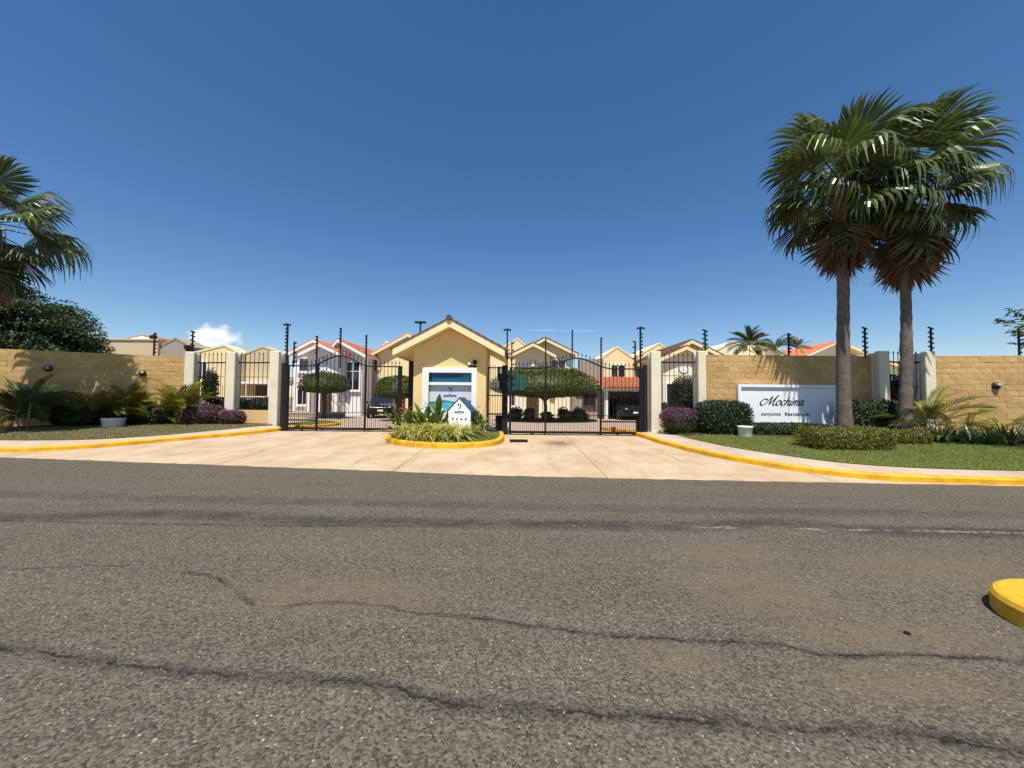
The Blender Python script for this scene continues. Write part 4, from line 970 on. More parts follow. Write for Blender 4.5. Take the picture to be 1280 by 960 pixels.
def areca(label, x, y, n, s, seed, lib, stems=5, spread=.28, el=(18, 82), hub=.55, grp=None, name='areca_palm'):
    r_ = random.Random(seed); z = g(x, y) + .16; t = thing(name, label, 'palm', (x, y, z), 0, grp); tips = []
    for k in range(stems):
        a = 6.28 * k / stems + r_.uniform(-.4, .4); q_ = r_.uniform(.3, 1) * spread; h = hub * (r_.uniform(.6, 1.3) if stems > 1 else 1) * s
        b = Vector((x + math.cos(a) * q_ * .5, y + math.sin(a) * q_ * .5, z - .05)); e = Vector((x + math.cos(a) * q_ * 1.1, y + math.sin(a) * q_ * 1.1, z + h)); tips.append((e, a))
        MB().tube([b, (b + e) / 2, e], [.035 * s, .028 * s, .022 * s], 6).build('stem', 'stem', t)
    for i in range(n):
        e, a = tips[i % stems]
        frond_at(t, r_.choice(lib), e, a + (r_.uniform(-1.5, 1.5) if stems > 1 else i * 2.4), R(r_.uniform(*el)), s * r_.uniform(.75, 1.1), r_.uniform(-.5, .5))
    return t
areca('dark spiky cycad like palm at the shaded end of the left bed', -17.6, 13.95, 46, 1.0, 1, SAGO, 3, .25, (-10, 84), .85, name='sago_palm')
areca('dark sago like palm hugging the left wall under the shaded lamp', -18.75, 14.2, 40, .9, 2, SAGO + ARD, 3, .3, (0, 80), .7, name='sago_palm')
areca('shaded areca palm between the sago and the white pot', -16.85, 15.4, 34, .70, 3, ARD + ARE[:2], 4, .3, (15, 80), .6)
areca('bright bushy areca palm right behind the left white pot', -15.95, 15.9, 52, .74, 4, ARE, 6, .4, (25, 86), .85)
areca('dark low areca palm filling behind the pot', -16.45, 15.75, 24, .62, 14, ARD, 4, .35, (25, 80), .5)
areca('small yellowish areca palm left of the pillar areca', -14.9, 16.15, 32, .60, 5, ARE, 4, .3, (20, 78), .6)
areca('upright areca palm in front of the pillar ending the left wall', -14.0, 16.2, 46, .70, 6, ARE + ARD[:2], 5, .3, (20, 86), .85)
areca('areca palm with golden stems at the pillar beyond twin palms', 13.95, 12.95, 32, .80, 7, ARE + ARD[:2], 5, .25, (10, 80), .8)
areca('slender areca palm with yellow fronds before the lamp wall', 14.9, 12.85, 12, .66, 8, ARE, 3, .25, (10, 60), .6)
areca('small areca palm with few fronds under the lamp', 16.35, 12.85, 9, .72, 9, ARE, 3, .2, (15, 65), .65)
# feather palms showing above the name board wall
areca('feather palm with upright fronds rising behind the name board wall', 11.9, 19.2, 32, .62, 21, [pinnate(60 + i, 1.7, .9, 34, .5, .04, 'arecad') for i in range(3)], 1, .02, (-10, 85), 6.5, name='feather_palm')
areca('low spiky palm crown behind the name board wall near the tiled roof', 14.5, 19.5, 26, .62, 22, SAGO, 1, .02, (-10, 85), 6.3, name='feather_palm')
areca('thin leaved palm crown behind the wall between two roofs', 13.3, 19.4, 16, .6, 23, ARD, 1, .02, (0, 80), 6.3, name='feather_palm')

# ---------------------------------------------------------------- hedges, shrubs and flowers
def hedge(name, label, cat, x, y, rad, n, L, mat, p=4.0, seed=0, zb=None, lump=.07, extra=None, ratio=.5, freq=2.0, grp=None):
    z = (g(x, y) + .14 if zb is None else zb); t = thing(name, label, cat, (x, y, z), 0, grp); c = (x, y, z + rad[2] * .96)
    foliage(t, c, rad, n, L, mat, p, seed=seed, lump=lump, ratio=ratio, freq=freq)
    m = MB()
    for k in range(5):
        a = k * 1.3 + seed; m = MB().tube([(x + math.cos(a) * rad[0] * .5, y + math.sin(a) * rad[1] * .4, z - .06), (x + math.cos(a) * rad[0] * .55, y + math.sin(a) * rad[1] * .45, z + rad[2])], [.02, .012], 5); m.build('stem', 'bark', t)
    if extra:
        nn, LL, mm, top = extra; X, N = blob_points(nn, (rad[0] * 1.02, rad[1] * 1.04, rad[2] * 1.03), p, lump, freq, .05, seed, False)
        k = X[:, 2] > rad[2] * top; X, N = X[k], N[k]
        lnk('blossom', leaves_mesh('blossom', X + np.array(c), N + unit(len(X)) * .9, unit(len(X)), LL * rng.uniform(.7, 1.3, len(X)), LL * .75), mm, t)
    return t
hedge('clipped_hedge', 'tall dark rounded hedge left of the name board by white pot', 'hedge', 7.55, 13.75, (.95, .5, .62), 7500, .085, 'hedge', 3.2, 1)
hedge('clipped_hedge', 'long low hedge along the foot of the name board', 'hedge', 9.75, 13.6, (1.5, .3, .21), 5000, .07, 'hedge', 5, 2)
hedge('clipped_hedge', 'bright boxy hedge on the lawn before the left palm trunk', 'hedge', 9.33, 10.85, (1.14, .5, .30), 8500, .06, 'hedgey', 6, 3)
hedge('clipped_hedge', 'low bright hedge clump at the foot of the right palm trunk', 'hedge', 12.05, 11.8, (.66, .36, .22), 3500, .06, 'hedgey', 3.5, 4)
hedge('clipped_hedge', 'thin low hedge linking the two palm trunk hedges', 'hedge', 10.95, 12.1, (.6, .3, .20), 2500, .06, 'hedgey', 3.5, 5)
hedge('clipped_hedge', 'dark shaded hedge between the twin palm trunks', 'hedge', 12.65, 13.75, (.9, .3, .62), 6000, .085, 'hedge', 5, 6)
hedge('clipped_hedge', 'tall leafy hedge behind the iron fence at right palm', 'hedge', 14.5, 15.0, (.95, .4, 1.25), 6500, .10, 'hedge', 5, 7, .2)
hedge('clipped_hedge', 'hedge behind the left wall fence panel', 'hedge', -13.2, 18.1, (.85, .4, .62), 3500, .09, 'hedge', 5, 8, .25, extra=(300, .07, 'purpled', .2))
hedge('clipped_hedge', 'hedge behind the fence panel of the left gate pillar', 'hedge', -11.4, 17.9, (.85, .4, .62), 3500, .09, 'hedge', 5, 9, .25, extra=(300, .07, 'purpled', .2))
hedge('clipped_hedge', 'hedge with red leaf behind the bougainvillea fence', 'hedge', 6.4, 15.6, (.75, .35, .62), 3500, .08, 'hedge', 5, 10, .25, extra=(40, .12, 'redf', .3))
hedge('clipped_hedge', 'tall dark clipped shrub behind the bougainvillea fence', 'hedge', 7.3, 16.2, (.5, .45, 1.2), 4500, .09, 'hedge', 4, 11, .25)
hedge('flowering_shrub', 'bright purple bougainvillea by the right gate pillar', 'shrub', 6.15, 13.95, (.78, .42, .46), 4200, .06, 'hedge', 2.6, 12, lump=.12, extra=(2600, .055, 'purple', .25))
hedge('flowering_shrub', 'dull purple shrub against the end of the left wall', 'shrub', -12.95, 16.15, (.8, .42, .42), 4200, .07, 'purpled', 2.4, 13, lump=.2, extra=(300, .05, 'purple', .3))
hedge('flowering_shrub', 'lower purple shrub in front of the left low wall', 'shrub', -11.78, 16.25, (.5, .34, .32), 3000, .065, 'purpled', 2.4, 14, lump=.2, extra=(500, .05, 'purple', .2))
hedge('dark_shrub', 'dark broad shrub in palm shade on the left bed', 'shrub', -17.3, 15.35, (.9, .45, .45), 3500, .11, 'hedge', 2.6, 15)
hedge('dark_shrub', 'dark low shrub beneath the arecas by the white pot', 'shrub', -15.3, 16.1, (1.0, .4, .36), 3000, .11, 'hedge', 2.6, 16)
hedge('climbing_shrub', 'thin green climber on the left fence bars', 'shrub', -13.75, 17.5, (.28, .25, .85), 900, .10, 'broad', 2.2, 17, 1.2)

def strap_clump(name, label, cat, x, y, z, n, L, w, mat, seed, grp=None, arch=.5, up=1.0):
    """grass-like clump of arching strap leaves, each bent over in four steps"""
    r_ = np.random.default_rng(seed); az = r_.uniform(0, 6.283, n); el = r_.uniform(.5, 1.45, n) * up; l = L * r_.uniform(.6, 1.15, n)
    dh = np.stack([np.cos(az), np.sin(az), 0 * az], 1); sd_ = np.stack([-np.sin(az), np.cos(az), 0 * az], 1); V = []
    base = np.array([x, y, z]) + dh * r_.uniform(0, .06, n)[:, None]
    for s in (0, .25, .5, .75, 1):
        c = base + dh * (np.cos(el) * l * s + arch * l * s * s * .5)[:, None] + np.array([0, 0, 1]) * (np.sin(el) * l * s - arch * l * s ** 2.4 * .75)[:, None]
        ww = w * (.6 + .8 * s - 1.35 * s * s); V += [c - sd_ * ww, c + sd_ * ww]
    V = np.stack(V, 1); F = []
    k = np.arange(n)[:, None] * 10
    F = np.concatenate([k + np.array([[2 * i, 2 * i + 1, 2 * i + 3, 2 * i + 2]]) for i in range(4)])
    t = thing(name, label, cat, (x, y, z), 0, grp)
    lnk('leaves', np_mesh('leaves', V.reshape(-1, 3), F), mat, t); return t
k = 0
for row, (yy, cnt, xa, xb) in enumerate(((12.55, 9, -3.35, -1.6), (12.8, 8, -3.5, -1.35), (12.32, 6, -2.9, -1.6))):
    for i in range(cnt):
        x = xa + (xb - xa) * i / (cnt - 1) + random.uniform(-.07, .07); y = yy + random.uniform(-.08, .08)
        strap_clump('spider_plant', 'variegated cream and green strap leaf clump on the gatehouse island', 'plant', x, y, g(x, y) + .14, 52, 1.02, .022, 'spider', 100 + k, 'variegated clumps on the island', .75); k += 1
for i in range(20):
    f = i / 19; x = 13.35 + 4.2 * f + random.uniform(-.1, .1); y = 12.0 - 1.0 * min(1, f * 2) + (i % 2) * .55 - .15 + .2 * f
    strap_clump('lily_plant', 'dark green strap leaf lily clump edging the lamp wall lawn', 'plant', x, y, g(x, y) + .18, 34, .85, .034, 'lily', 200 + i, 'lily clumps along the bed edge', .35)

def big_leaf(seed, L=.9, w=.13, mat='bigleaf'):
    r_ = random.Random(seed); m = MB(); V = []; F = []
    for i, s in enumerate(lin(0, 1, 8)):
        ww = .008 if s < .35 else w * math.sin(math.pi * min(1, (s - .33) / .68)) ** .7 + .004; x = L * (s - .06 * s * s); z = -L * .28 * s ** 2.4
        V += [(x, -ww, z + ww * .35), (x, 0, z), (x, ww, z + ww * .35)]
        if i: k_ = (i - 1) * 3; F += [(k_, k_ + 1, k_ + 4, k_ + 3), (k_ + 1, k_ + 2, k_ + 5, k_ + 4)]
    me = m.add(V, F).mesh('leaf'); me.materials.append(MT[mat]); return me
BIG = [big_leaf(i, .85 + .1 * i, .065 + .012 * i) for i in range(3)]; BRACT = big_leaf(9, .3, .035, 'redf')
def heliconia(label, x, y, n, s, seed, bracts):
    r_ = random.Random(seed); z = g(x, y) + .1; t = thing('broad_leaf_plant', label, 'plant', (x, y, z))
    for i in range(n):
        frond_at(t, r_.choice(BIG), Vector((x + r_.uniform(-.2, .2), y + r_.uniform(-.15, .15), z + r_.uniform(0, .35) * s)), r_.uniform(0, 6.28), R(r_.uniform(38, 86)), s * r_.uniform(.8, 1.15), r_.uniform(-.8, .8), 'leaf')
    for i in range(bracts):
        p = Vector((x + r_.uniform(-.25, .25), y + r_.uniform(-.2, .1), z + r_.uniform(.75, 1.2) * s))
        MB().tube([(p.x, p.y, z), p], [.012, .008], 5).build('flower_stem', 'stem', t)
        for q_ in range(3): frond_at(t, BRACT, p, r_.uniform(0, 6.28), R(r_.uniform(10, 60)), s, 0, 'bract')
    return t
heliconia('broad leaved plant rising in the middle before the poster window', -2.95, 13.05, 26, .95, 1, 0)
heliconia('broad leaved plant with red bract at the left end of the island', -3.75, 13.3, 26, .9, 2, 2)
heliconia('tall broad leaved plant touching the lower poster', -2.5, 13.2, 14, 1.05, 3, 0)
heliconia('green plant with tall red flower at the gatehouse right corner', -1.05, 13.4, 22, .85, 4, 2)

# ---------------------------------------------------------------- trees
def limb(t, pts, r0, r1, mat='bark', name='limb'):
    P = catmull(pts, 5); n_ = len(P); return MB().tube(P, [r0 + (r1 - r0) * i / (n_ - 1) for i in range(n_)], 9).build(name, mat, t, True)
def topiary(label, x, y, crown, rad, n, L, seed, zt=None, zb=.25, tr=.12, pw=2.2):
    t = thing('umbrella_tree', label, 'tree', (x, y, zb)); cz = crown; r_ = random.Random(seed)
    limb(t, [(x, y, zb - .05), (x + .04, y, zb + (cz - zb) * .4), (x - .03, y, cz - rad[2] * .5)], tr, tr * .75, name='trunk')
    for k in range(6):
        a = k * 1.05 + seed; limb(t, [(x, y, cz - rad[2] * .6), (x + math.cos(a) * rad[0] * .2, y + math.sin(a) * rad[1] * .2, cz - rad[2] * .25), (x + math.cos(a) * rad[0] * .6, y + math.sin(a) * rad[1] * .6, cz + rad[2] * .1)], tr * .5, tr * .15)
    foliage(t, (x, y, cz), rad, n, L, 'ficus', pw, 'crown', .05, .9, seed, .5, True, .12, flat=.42)
    return t
topiary('wide umbrella clipped tree in the round planting behind the right gate', 2.0, 23.2, 2.28, (3.35, 2.4, 1.32), 26000, .10, 1, pw=1.75)
topiary('boxy clipped tree before the white house', -11.8, 24.2, 2.25, (1.42, 1.2, .85), 9000, .095, 2)
topiary('round clipped tree beside the parked black car', -6.6, 22.2, 1.95, (1.25, 1.1, .88), 8000, .095, 3)
def broad_tree(name, label, x, y, z0, zc, rad, n_clump, per, L, seed, mat='broad', tr=.22, keep=lambda p: True):
    r_ = random.Random(seed); t = thing(name, label, 'tree', (x, y, z0)); c = Vector((x, y, zc))
    limb(t, [(x, y, z0 - .1), (x + .15, y, z0 + (zc - z0) * .4), (x, y, zc - rad[2] * .3)], tr, tr * .7, name='trunk')
    PP = []; DD = []
    for k in range(n_clump):
        d = Vector(unit(1)[0]); q_ = r_.uniform(.45, 1) ** .6; e = Vector((d.x * rad[0], d.y * rad[1], d.z * rad[2] * (1 if d.z > 0 else .7))) * q_ + c
        if not keep(e): continue
        if k % 3 == 0: limb(t, [c - Vector((0, 0, rad[2] * .6)), (c + e) / 2 - Vector((0, 0, .25)), e], tr * .3, .012)
        R0 = r_.uniform(.45, .8); v = unit(per) * rng.uniform(.3, 1, (per, 1)) ** .5 * np.array([R0 * 1.25, R0 * 1.25, R0 * .5]); PP.append(np.array(e) + v); DD.append(v + np.array([0, 0, -.1]))
    P = np.concatenate(PP); D = np.concatenate(DD) + unit(len(P)) * .5; Ls = L * rng.uniform(.6, 1.3, len(P))
    lnk('crown', leaves_mesh('crown', P, D, np.array([0, 0, 1]) + unit(len(P)) * .6, Ls, Ls * .45), mat, t); return t
broad_tree('broad_tree', 'dense dark green tree spreading above the left block wall', -26.3, 19.4, .25, 4.2, (4.4, 2.6, 3.1), 360, 190, .17, 4)
t = broad_tree('leafy_tree', 'sparse leafy branch reaching over the lamp wall', 25.8, 16.6, .25, 4.6, (3.0, 1.8, 1.5), 26, 60, .22, 8)
r_ = random.Random(3); P = []; D = []
for (a, b) in (((23.2, 16.5, 4.5), (20.6, 16.2, 5.1)), ((23.2, 16.5, 4.6), (21.2, 16.3, 5.6)), ((23.0, 16.5, 4.1), (21.6, 16.3, 4.15)), ((23.0, 16.4, 4.2), (21.3, 16.2, 4.6))):
    a, b = Vector(a), Vector(b); limb(t, [a, (a + b) / 2 + Vector((0, 0, .15)), b], .03, .008)
    for k in range(34):
        s = r_.uniform(.35, 1.03); P.append(a.lerp(b, s) + Vector((r_.uniform(-.1, .1), r_.uniform(-.1, .1), .15 * math.sin(math.pi * s) + r_.uniform(-.1, .12)))); D.append((r_.uniform(-1, .6), r_.uniform(-1, 1), r_.uniform(-.5, .2)))
P = np.array(P); D = np.array(D); lnk('branch_leaves', leaves_mesh('branch_leaves', P, D, np.array([0, 0, 1]) + unit(len(P)) * .5, .26 * rng.uniform(.7, 1.2, len(P)), .12), 'broad', t)
# ---------------------------------------------------------------- houses behind the gates
def window(h, x0, x1, z0, z1, y, bars=1, sill=True, fr='white', cross=False):
    f = MB(); w = .09
    f.box(x0 - w, x0, y - .07, y, z0 - w, z1 + w).box(x1, x1 + w, y - .07, y, z0 - w, z1 + w).box(x0, x1, y - .07, y, z1, z1 + w).box(x0, x1, y - .07, y, z0 - w, z0)
    f = f.build('window', fr, h)
    MB().box(x0, x1, y - .02, y - .004, z0, z1).build('pane', 'glass', f)
    for i in range(bars):
        x = x0 + (x1 - x0) * (i + 1) / (bars + 1); MB().box(x - .025, x + .025, y - .055, y - .022, z0, z1).build('mullion', fr, f)
    if cross: MB().box(x0, x1, y - .058, y - .0225, z0 + (z1 - z0) * .66, z0 + (z1 - z0) * .66 + .05).build('transom', fr, f)
    if sill: MB().box(x0 - .15, x1 + .15, y - .16, y - .071, z0 - .16, z0 - .085).build('sill', fr, f)
def gable(h, x0, x1, y0, y1, zb, zeL, xa, za, zeR, wall, trim, over=.45, roofmat='tile', hang=.5, th=.16, tiled=True, fs=.15):
    if not tiled: over, hang, th, fs, trim = .04, .04, .07, .09, wall
    """gabled wing facing the road: walls, two roof slopes with barrel tiles, rake boards"""
    MB().prism([(x0, zb), (x1, zb), (x1, zeR), (xa, za), (x0, zeL)], y0, y1).build('wall', wall, h)
    for xe, ze, s in ((x0, zeL, -1), (x1, zeR, 1)):
        sl = (za - ze) / abs(xa - xe); xo, zo = xe + s * over, ze - sl * over
        poly = [(xo, zo + .02), (xa, za + .02), (xa, za + th), (xo, zo + th)]; poly = poly if s < 0 else poly[::-1]
        r = MB().prism(poly, y0 - hang + .06, y1 + .2).build('roof', ('fascia' if wall != 'white_house' else 'white') if tiled else wall, h)
        poly = [(xo, zo - .06), (xa, za - .06), (xa, za + fs), (xo, zo + fs)]; poly = poly if s < 0 else poly[::-1]
        MB().prism(poly, y0 - hang, y0 - hang + .06).build('rake_board', trim, r)
        if tiled:
            tm = MB(); tiles(tm, xo, zo + th + .0, xa, za + th + .0, y0 - hang - .03, y1 + .15, .26, rows=6, r=.1); stuff(tm.build('roof_tiles', roofmat, r))
def vent(h, x, y, z, r=.24):
    m = MB(); m.tube([(x + r * math.cos(a), y - .03, z + r * math.sin(a)) for a in lin(0, 2 * math.pi, 24)], .022, 6, False); v = m.build('round_vent', 'grey_house', h)
    MB().prism([(x + r * .9 * math.cos(a), z + r * .9 * math.sin(a)) for a in lin(0, 2 * math.pi, 20)[:-1]], y - .015, y - .003).build('vent_disc', 'white', v)

# white house behind the left gate
h = thing('white_house', 'white two storey gabled house behind the left gate', 'house', (-13.4, 29, .25))
gable(h, -16.1, -13.2, 28.3, 33, .25, 4.85, -14.6, 5.65, 4.85, 'white_house', 'white', .35, hang=.35)
gable(h, -14.45, -12.2, 27.0, 30, .25, 4.62, -13.36, 5.15, 4.62, 'white_house', 'white', .35, 'tile', .6)
gable(h, -13.1, -10.95, 28.0, 33.5, .25, 5.0, -12.6, 5.62, 4.72, 'white_house', 'white', .45, 'tile', .5)
window(h, -15.68, -15.02, 3.5, 4.42, 28.3); window(h, -15.75, -15.0, 1.05, 2.15, 28.3)
window(h, -12.05, -11.15, 2.15, 4.15, 28.0, cross=True)
vent(h, -13.36, 27.0, 4.1, .3)
MB().box(-13.45, -12.65, 26.96, 27.05, .25, 2.3).build('doorway', 'wood', h)
MB().box(-14.5, -12.5, 26.2, 26.95, .25, .42).build('step', 'paver', h)
MB().box(-14.2, -13.62, 26.94, 27.02, .3, 2.0).build('shutter_panel', 'grey_house', h)
m = MB(); tiles(m, -16.9, 2.55, -16.15, 2.95, 27.6, 29.6, .26, rows=2, r=.1); stuff(m.build('porch_tiles', 'tile', h)); MB().prism([(-17.0, 2.45), (-16.1, 2.85), (-16.1, 2.95), (-17.0, 2.55)], 27.6, 29.6).build('porch_roof', 'white', h)
# low wall and gravel in front of it
t = thing('low_garden_wall', 'low pale garden wall before the white house', 'wall', (-13.6, 25.9, .25)); MB().box(-16.5, -11.2, 25.8, 25.95, .25, .5).build('wall_body', 'paver', t); MB().box(-16.52, -11.18, 25.77, 25.98, .5, .56).build('coping', 'pillar', t)

h = thing('cream_house', 'yellow cream gabled house half hidden by the gatehouse', 'house', (-8.5, 31, .25))
gable(h, -10.6, -5.6, 30, 36, .25, 5.0, -8.1, 6.4, 5.0, 'yellow_house', 'fascia', .5, hang=.5)
gable(h, -11.5, -9.4, 32.5, 38, .25, 5.2, -10.75, 6.35, 5.2, 'cream_house', 'fascia', .2, tiled=False)
MB().box(-11.6, -10.61, 30.6, 34, .25, 4.5).build('side_wing', 'cream_house', h)
window(h, -11.4, -10.75, 3.7, 4.7, 30.6); window(h, -11.4, -10.75, 1.2, 2.1, 30.6, fr='yellow_house'); window(h, -6.9, -6.2, 3.3, 4.7, 30, cross=True)
vent(h, -8.1, 30, 5.3)
MB().box(-9.4, -8.3, 29.95, 30.02, .25, 2.4).build('doorway', 'wood', h)

h = thing('cream_gabled_house', 'pale cream house with double gable behind the wide umbrella tree', 'house', (2.2, 29, .25))
gable(h, .25, 2.75, 28.0, 31, .25, 4.82, 1.5, 5.45, 4.82, 'cream_house', 'fascia', .4, 'tiled', .6)
gable(h, 1.2, 4.45, 29.0, 35, .25, 5.35, 2.42, 6.02, 5.05, 'cream_house', 'fascia', .42, 'tiled', .5)
window(h, 2.98, 4.0, 3.95, 4.55, 29.0); window(h, -.02, .2, 1.1, 2.1, 28.6, 0)
MB().box(-.5, .245, 28.6, 31, .25, 2.6).build('side_wing', 'cream_house', h)
MB().prism([(-.7, 2.6), (.3, 2.6), (.3, 2.75), (-.7, 2.7)], 28.2, 31).build('side_roof', 'tile', h)
vent(h, 1.5, 28.0, 4.2, .25)
d = MB().box(1.05, 1.95, 27.95, 28.02, .25, 2.25).build('doorway', 'wood', h); MB().box(1.8, 1.86, 27.91, 27.949, 1.15, 1.3).build('handle', 'chrome', d)
MB().box(4.46, 5.2, 29.2, 34, .25, 4.0).build('rear_wing', 'cream_house', h)
h = thing('peach_house', 'peach gable end showing behind the pale cream house', 'house', (.4, 36, .25))
gable(h, -2.2, 2.6, 36, 40, .25, 5.6, .45, 7.25, 5.6, 'yellow_house', 'fascia', .2, tiled=False)
window(h, -1.4, -.7, 3.4, 4.6, 36)
h = thing('low_brick_annex', 'low brown annex with window beside the carport', 'building', (5.4, 28, .25))
MB().box(4.4, 6.6, 27.8, 31, .25, 2.75).build('wall', 'grey_house', h); window(h, 5.2, 6.0, 1.2, 2.2, 27.8, 1, fr='wood')
m = MB()
for i in range(10):
    m.tube([(5.0 + i * .2, 27.3, 2.75), (5.0 + i * .2, 28.6, 3.25)], [.1, .09], 8)
stuff(m.build('roof_tiles', 'tile', h)); MB().prism([(4.6, 2.68), (7.0, 2.68), (7.0, 2.74), (4.6, 2.74)], 27.3, 31).build('roof_deck', 'white', h)
MB().box(5.02, 6.78, 28.4, 29, 2.75, 4.6).build('upper_wall', 'grey_house', h)

h = thing('yellow_house', 'yellow gabled house with red tiled carport behind the right gate', 'house', (8, 29, .25))
gable(h, 6.8, 9.2, 29, 34, .25, 4.75, 7.95, 5.6, 4.75, 'yellow_house', 'fascia', .06, tiled=False, hang=.06)
window(h, 7.5, 8.5, 3.25, 4.2, 29, 1)
c = MB().box(6.4, 6.62, 26.45, 26.7, .25, 2.4).build('carport_pillar', 'white', h); MB().box(8.95, 9.15, 26.45, 26.7, .25, 2.4).build('carport_pillar', 'white', h)
MB().box(6.3, 9.3, 26.4, 26.75, 2.2, 2.4).build('carport_beam', 'white', h)
V = [(6.15, 26.1, 2.35), (9.45, 26.1, 2.35), (9.45, 28.99, 3.2), (6.15, 28.99, 3.2)]
MB().add(V + [(x, y, z + .07) for x, y, z in V], [(3, 2, 1, 0), (4, 5, 6, 7), (0, 1, 5, 4), (1, 2, 6, 5), (2, 3, 7, 6), (3, 0, 4, 7)]).build('carport_roof', 'white', h)
m = MB()
for i in range(14):
    x = 6.3 + i * .235
    for j in range(5): m.tube([(x, 26.05 + j * .57, 2.44 + j * .168), (x, 26.65 + j * .57, 2.6 + j * .168)], [.115, .09], 8)
stuff(m.build('carport_tiles', 'tile', h))
MB().box(6.8, 9.2, 28.9, 28.995, .25, 2.3).build('carport_back', 'grey_house', h); MB().box(9.2, 9.35, 26.6, 29, .25, 2.2).build('carport_side', 'grey_house', h)
MB().box(9.21, 10.3, 29.5, 33, .25, 4.2).build('side_wing', 'grey_house', h)

def far_house(label, x0, x1, y, zl, xa, za, zr, mat, depth=5, roofm='tile', trim='fascia', win=(), over=.3, tl=True, name='gabled_house'):
    h = thing(name, label, 'house', ((x0 + x1) / 2, y, .25)); gable(h, x0, x1, y, y + depth, .25, zl, xa, za, zr, mat, trim, over, roofm, .4, tiled=tl)
    for w_ in win: window(h, *w_, y)
    return h
far_house('yellow gable end above the right gate pillar', 10.2, 13.2, 31, 5.2, 11.9, 6.2, 5.2, 'yellow_house', tl=False, over=.1, win=((10.8, 11.5, 3.2, 4.2),))
h = far_house('cream house with dark edged roof behind the bougainvillea fence', 9.9, 13.0, 24.6, 4.5, 11.4, 5.28, 4.5, 'cream_house', roofm='tiled', over=.35)
gable(h, 9.3, 11.9, 23.6, 24.59, .25, 4.15, 10.6, 4.75, 4.15, 'cream_house', 'fascia', .3, 'tiled', .4); vent(h, 10.55, 23.6, 3.55, .27); window(h, 9.5, 10.0, 1.2, 2.6, 23.6, 0)
MB().box(12.2, 12.9, 24.55, 24.599, 4.3, 4.55).build('louvre', 'grey_house', h)
h = far_house('cream gable roof behind the feather palm', 13.7, 16.4, 26, 5.0, 15.1, 5.62, 5.0, 'cream_house', tl=False, over=.15)
h = far_house('cream house with triangular louvre left of the orange tiled roof', 16.3, 19.0, 26.5, 4.95, 17.3, 5.7, 4.85, 'yellow_house', over=.25, tl=False); MB().prism([(17.5, 4.75), (18.6, 4.75), (18.6, 4.9), (17.5, 5.3)], 26.45, 26.499).build('louvre', 'grey_house', h)
h = thing('tiled_roof_house', 'house with bright orange tiled slope behind the left palm trunk', 'house', (22, 27, .25))
MB().prism([(20.4, .25), (24.0, .25), (24.0, 5.0), (22.7, 5.62), (22.0, 5.62), (20.4, 4.75)], 26.6, 32).build('wall', 'cream_house', h)
m = MB(); tiles(m, 20.2, 4.72, 22.3, 5.72, 26.2, 31, .26, rows=7, r=.1); stuff(m.build('roof_tiles', 'tile', h)); MB().prism([(20.1, 4.6), (22.35, 5.64), (22.35, 5.72), (20.1, 4.7)], 26.2, 31).build('roof_deck', 'white', h)
MB().prism([(22.35, 5.64), (24.4, 4.86), (24.4, 5.02), (22.35, 5.8)], 26.2, 31).build('roof_deck', 'fascia', h); window(h, 23.0, 23.7, 3.0, 4.2, 26.6)
MB().prism([(22.9, 4.7), (23.9, 4.7), (23.9, 4.85), (22.9, 5.2)], 26.55, 26.599).build('louvre', 'grey_house', h)
far_house('distant house with red roof edge beyond the right palm trunk', 26.5, 30.5, 30, 4.2, 28.5, 4.9, 4.2, 'cream_house')

h = thing('flat_topped_house', 'tan flat topped house with red tiles behind the left wall', 'house', (-30.5, 30, .25))
MB().box(-33.4, -27.8, 30, 36, .25, 5.92).build('wall', 'tan_house', h); MB().box(-33.5, -27.7, 29.9, 36.1, 5.92, 6.02).build('parapet_cap', 'cream', h)
m = MB(); tiles(m, -31.8, 6.05, -30.1, 6.45, 31, 36, .26, rows=4, r=.1); tiles(m, -28.4, 6.05, -30.1, 6.45, 31, 36, .26, rows=4, r=.1); stuff(m.build('roof_tiles', 'tile', h)); MB().prism([(-31.8, 6.02), (-28.4, 6.02), (-30.1, 6.42)], 31, 36).build('roof_body', 'white', h)
gable(h, -27.79, -25.3, 30.2, 32, .25, 5.5, -26.6, 6.1, 5.4, 'grey_house', 'white', .15, tiled=False)
t = thing('water_tank', 'small black water tank on the flat roof behind the left wall', 'tank', (-28.6, 30.5, 6.03)); MB().lathe([(.2, 0), (.24, .03), (.24, .3), (.2, .36), (.06, .4)], (-28.75, 30.6, 6.03), 14).build('tank_body', 'iron', t, True); MB().lathe([(.07, 0), (.07, .05)], (-28.75, 30.6, 6.42), 10).build('lid', 'irongrey', t)
t = thing('condenser_unit', 'dark air conditioner box on the grey gable behind left wall', 'air conditioner', (-25.1, 29.6, 5.2)); MB().box(-25.35, -24.9, 29.5, 29.9, 5.2, 5.5).build('casing', 'irongrey', t); MB().lathe([(.12, 0), (.12, .02)], (0, 0, 0), 14).build('fan_grille', 'iron', t).matrix_basis = Matrix.Translation((-25.12, 29.49, 5.35)) @ UP; MB().box(-25.2, -25.1, 29.5, 30.25, 5.0, 5.2).build('bracket', 'iron', t)
far_house('yellow gabled house seen through the left wall fence panel', -23.4, -19.9, 28, 4.7, -21.1, 5.3, 4.7, 'yellow_house', trim='white', over=.2, depth=1.2, tl=False, win=((-22.9, -22.3, 2.8, 4.0),))
h = far_house('tan house with white awning behind the left gate pillar', -19.8, -17.3, 28.5, 4.8, -18.6, 5.3, 4.8, 'tan_house', trim='white', over=.15, depth=1.2, tl=False)
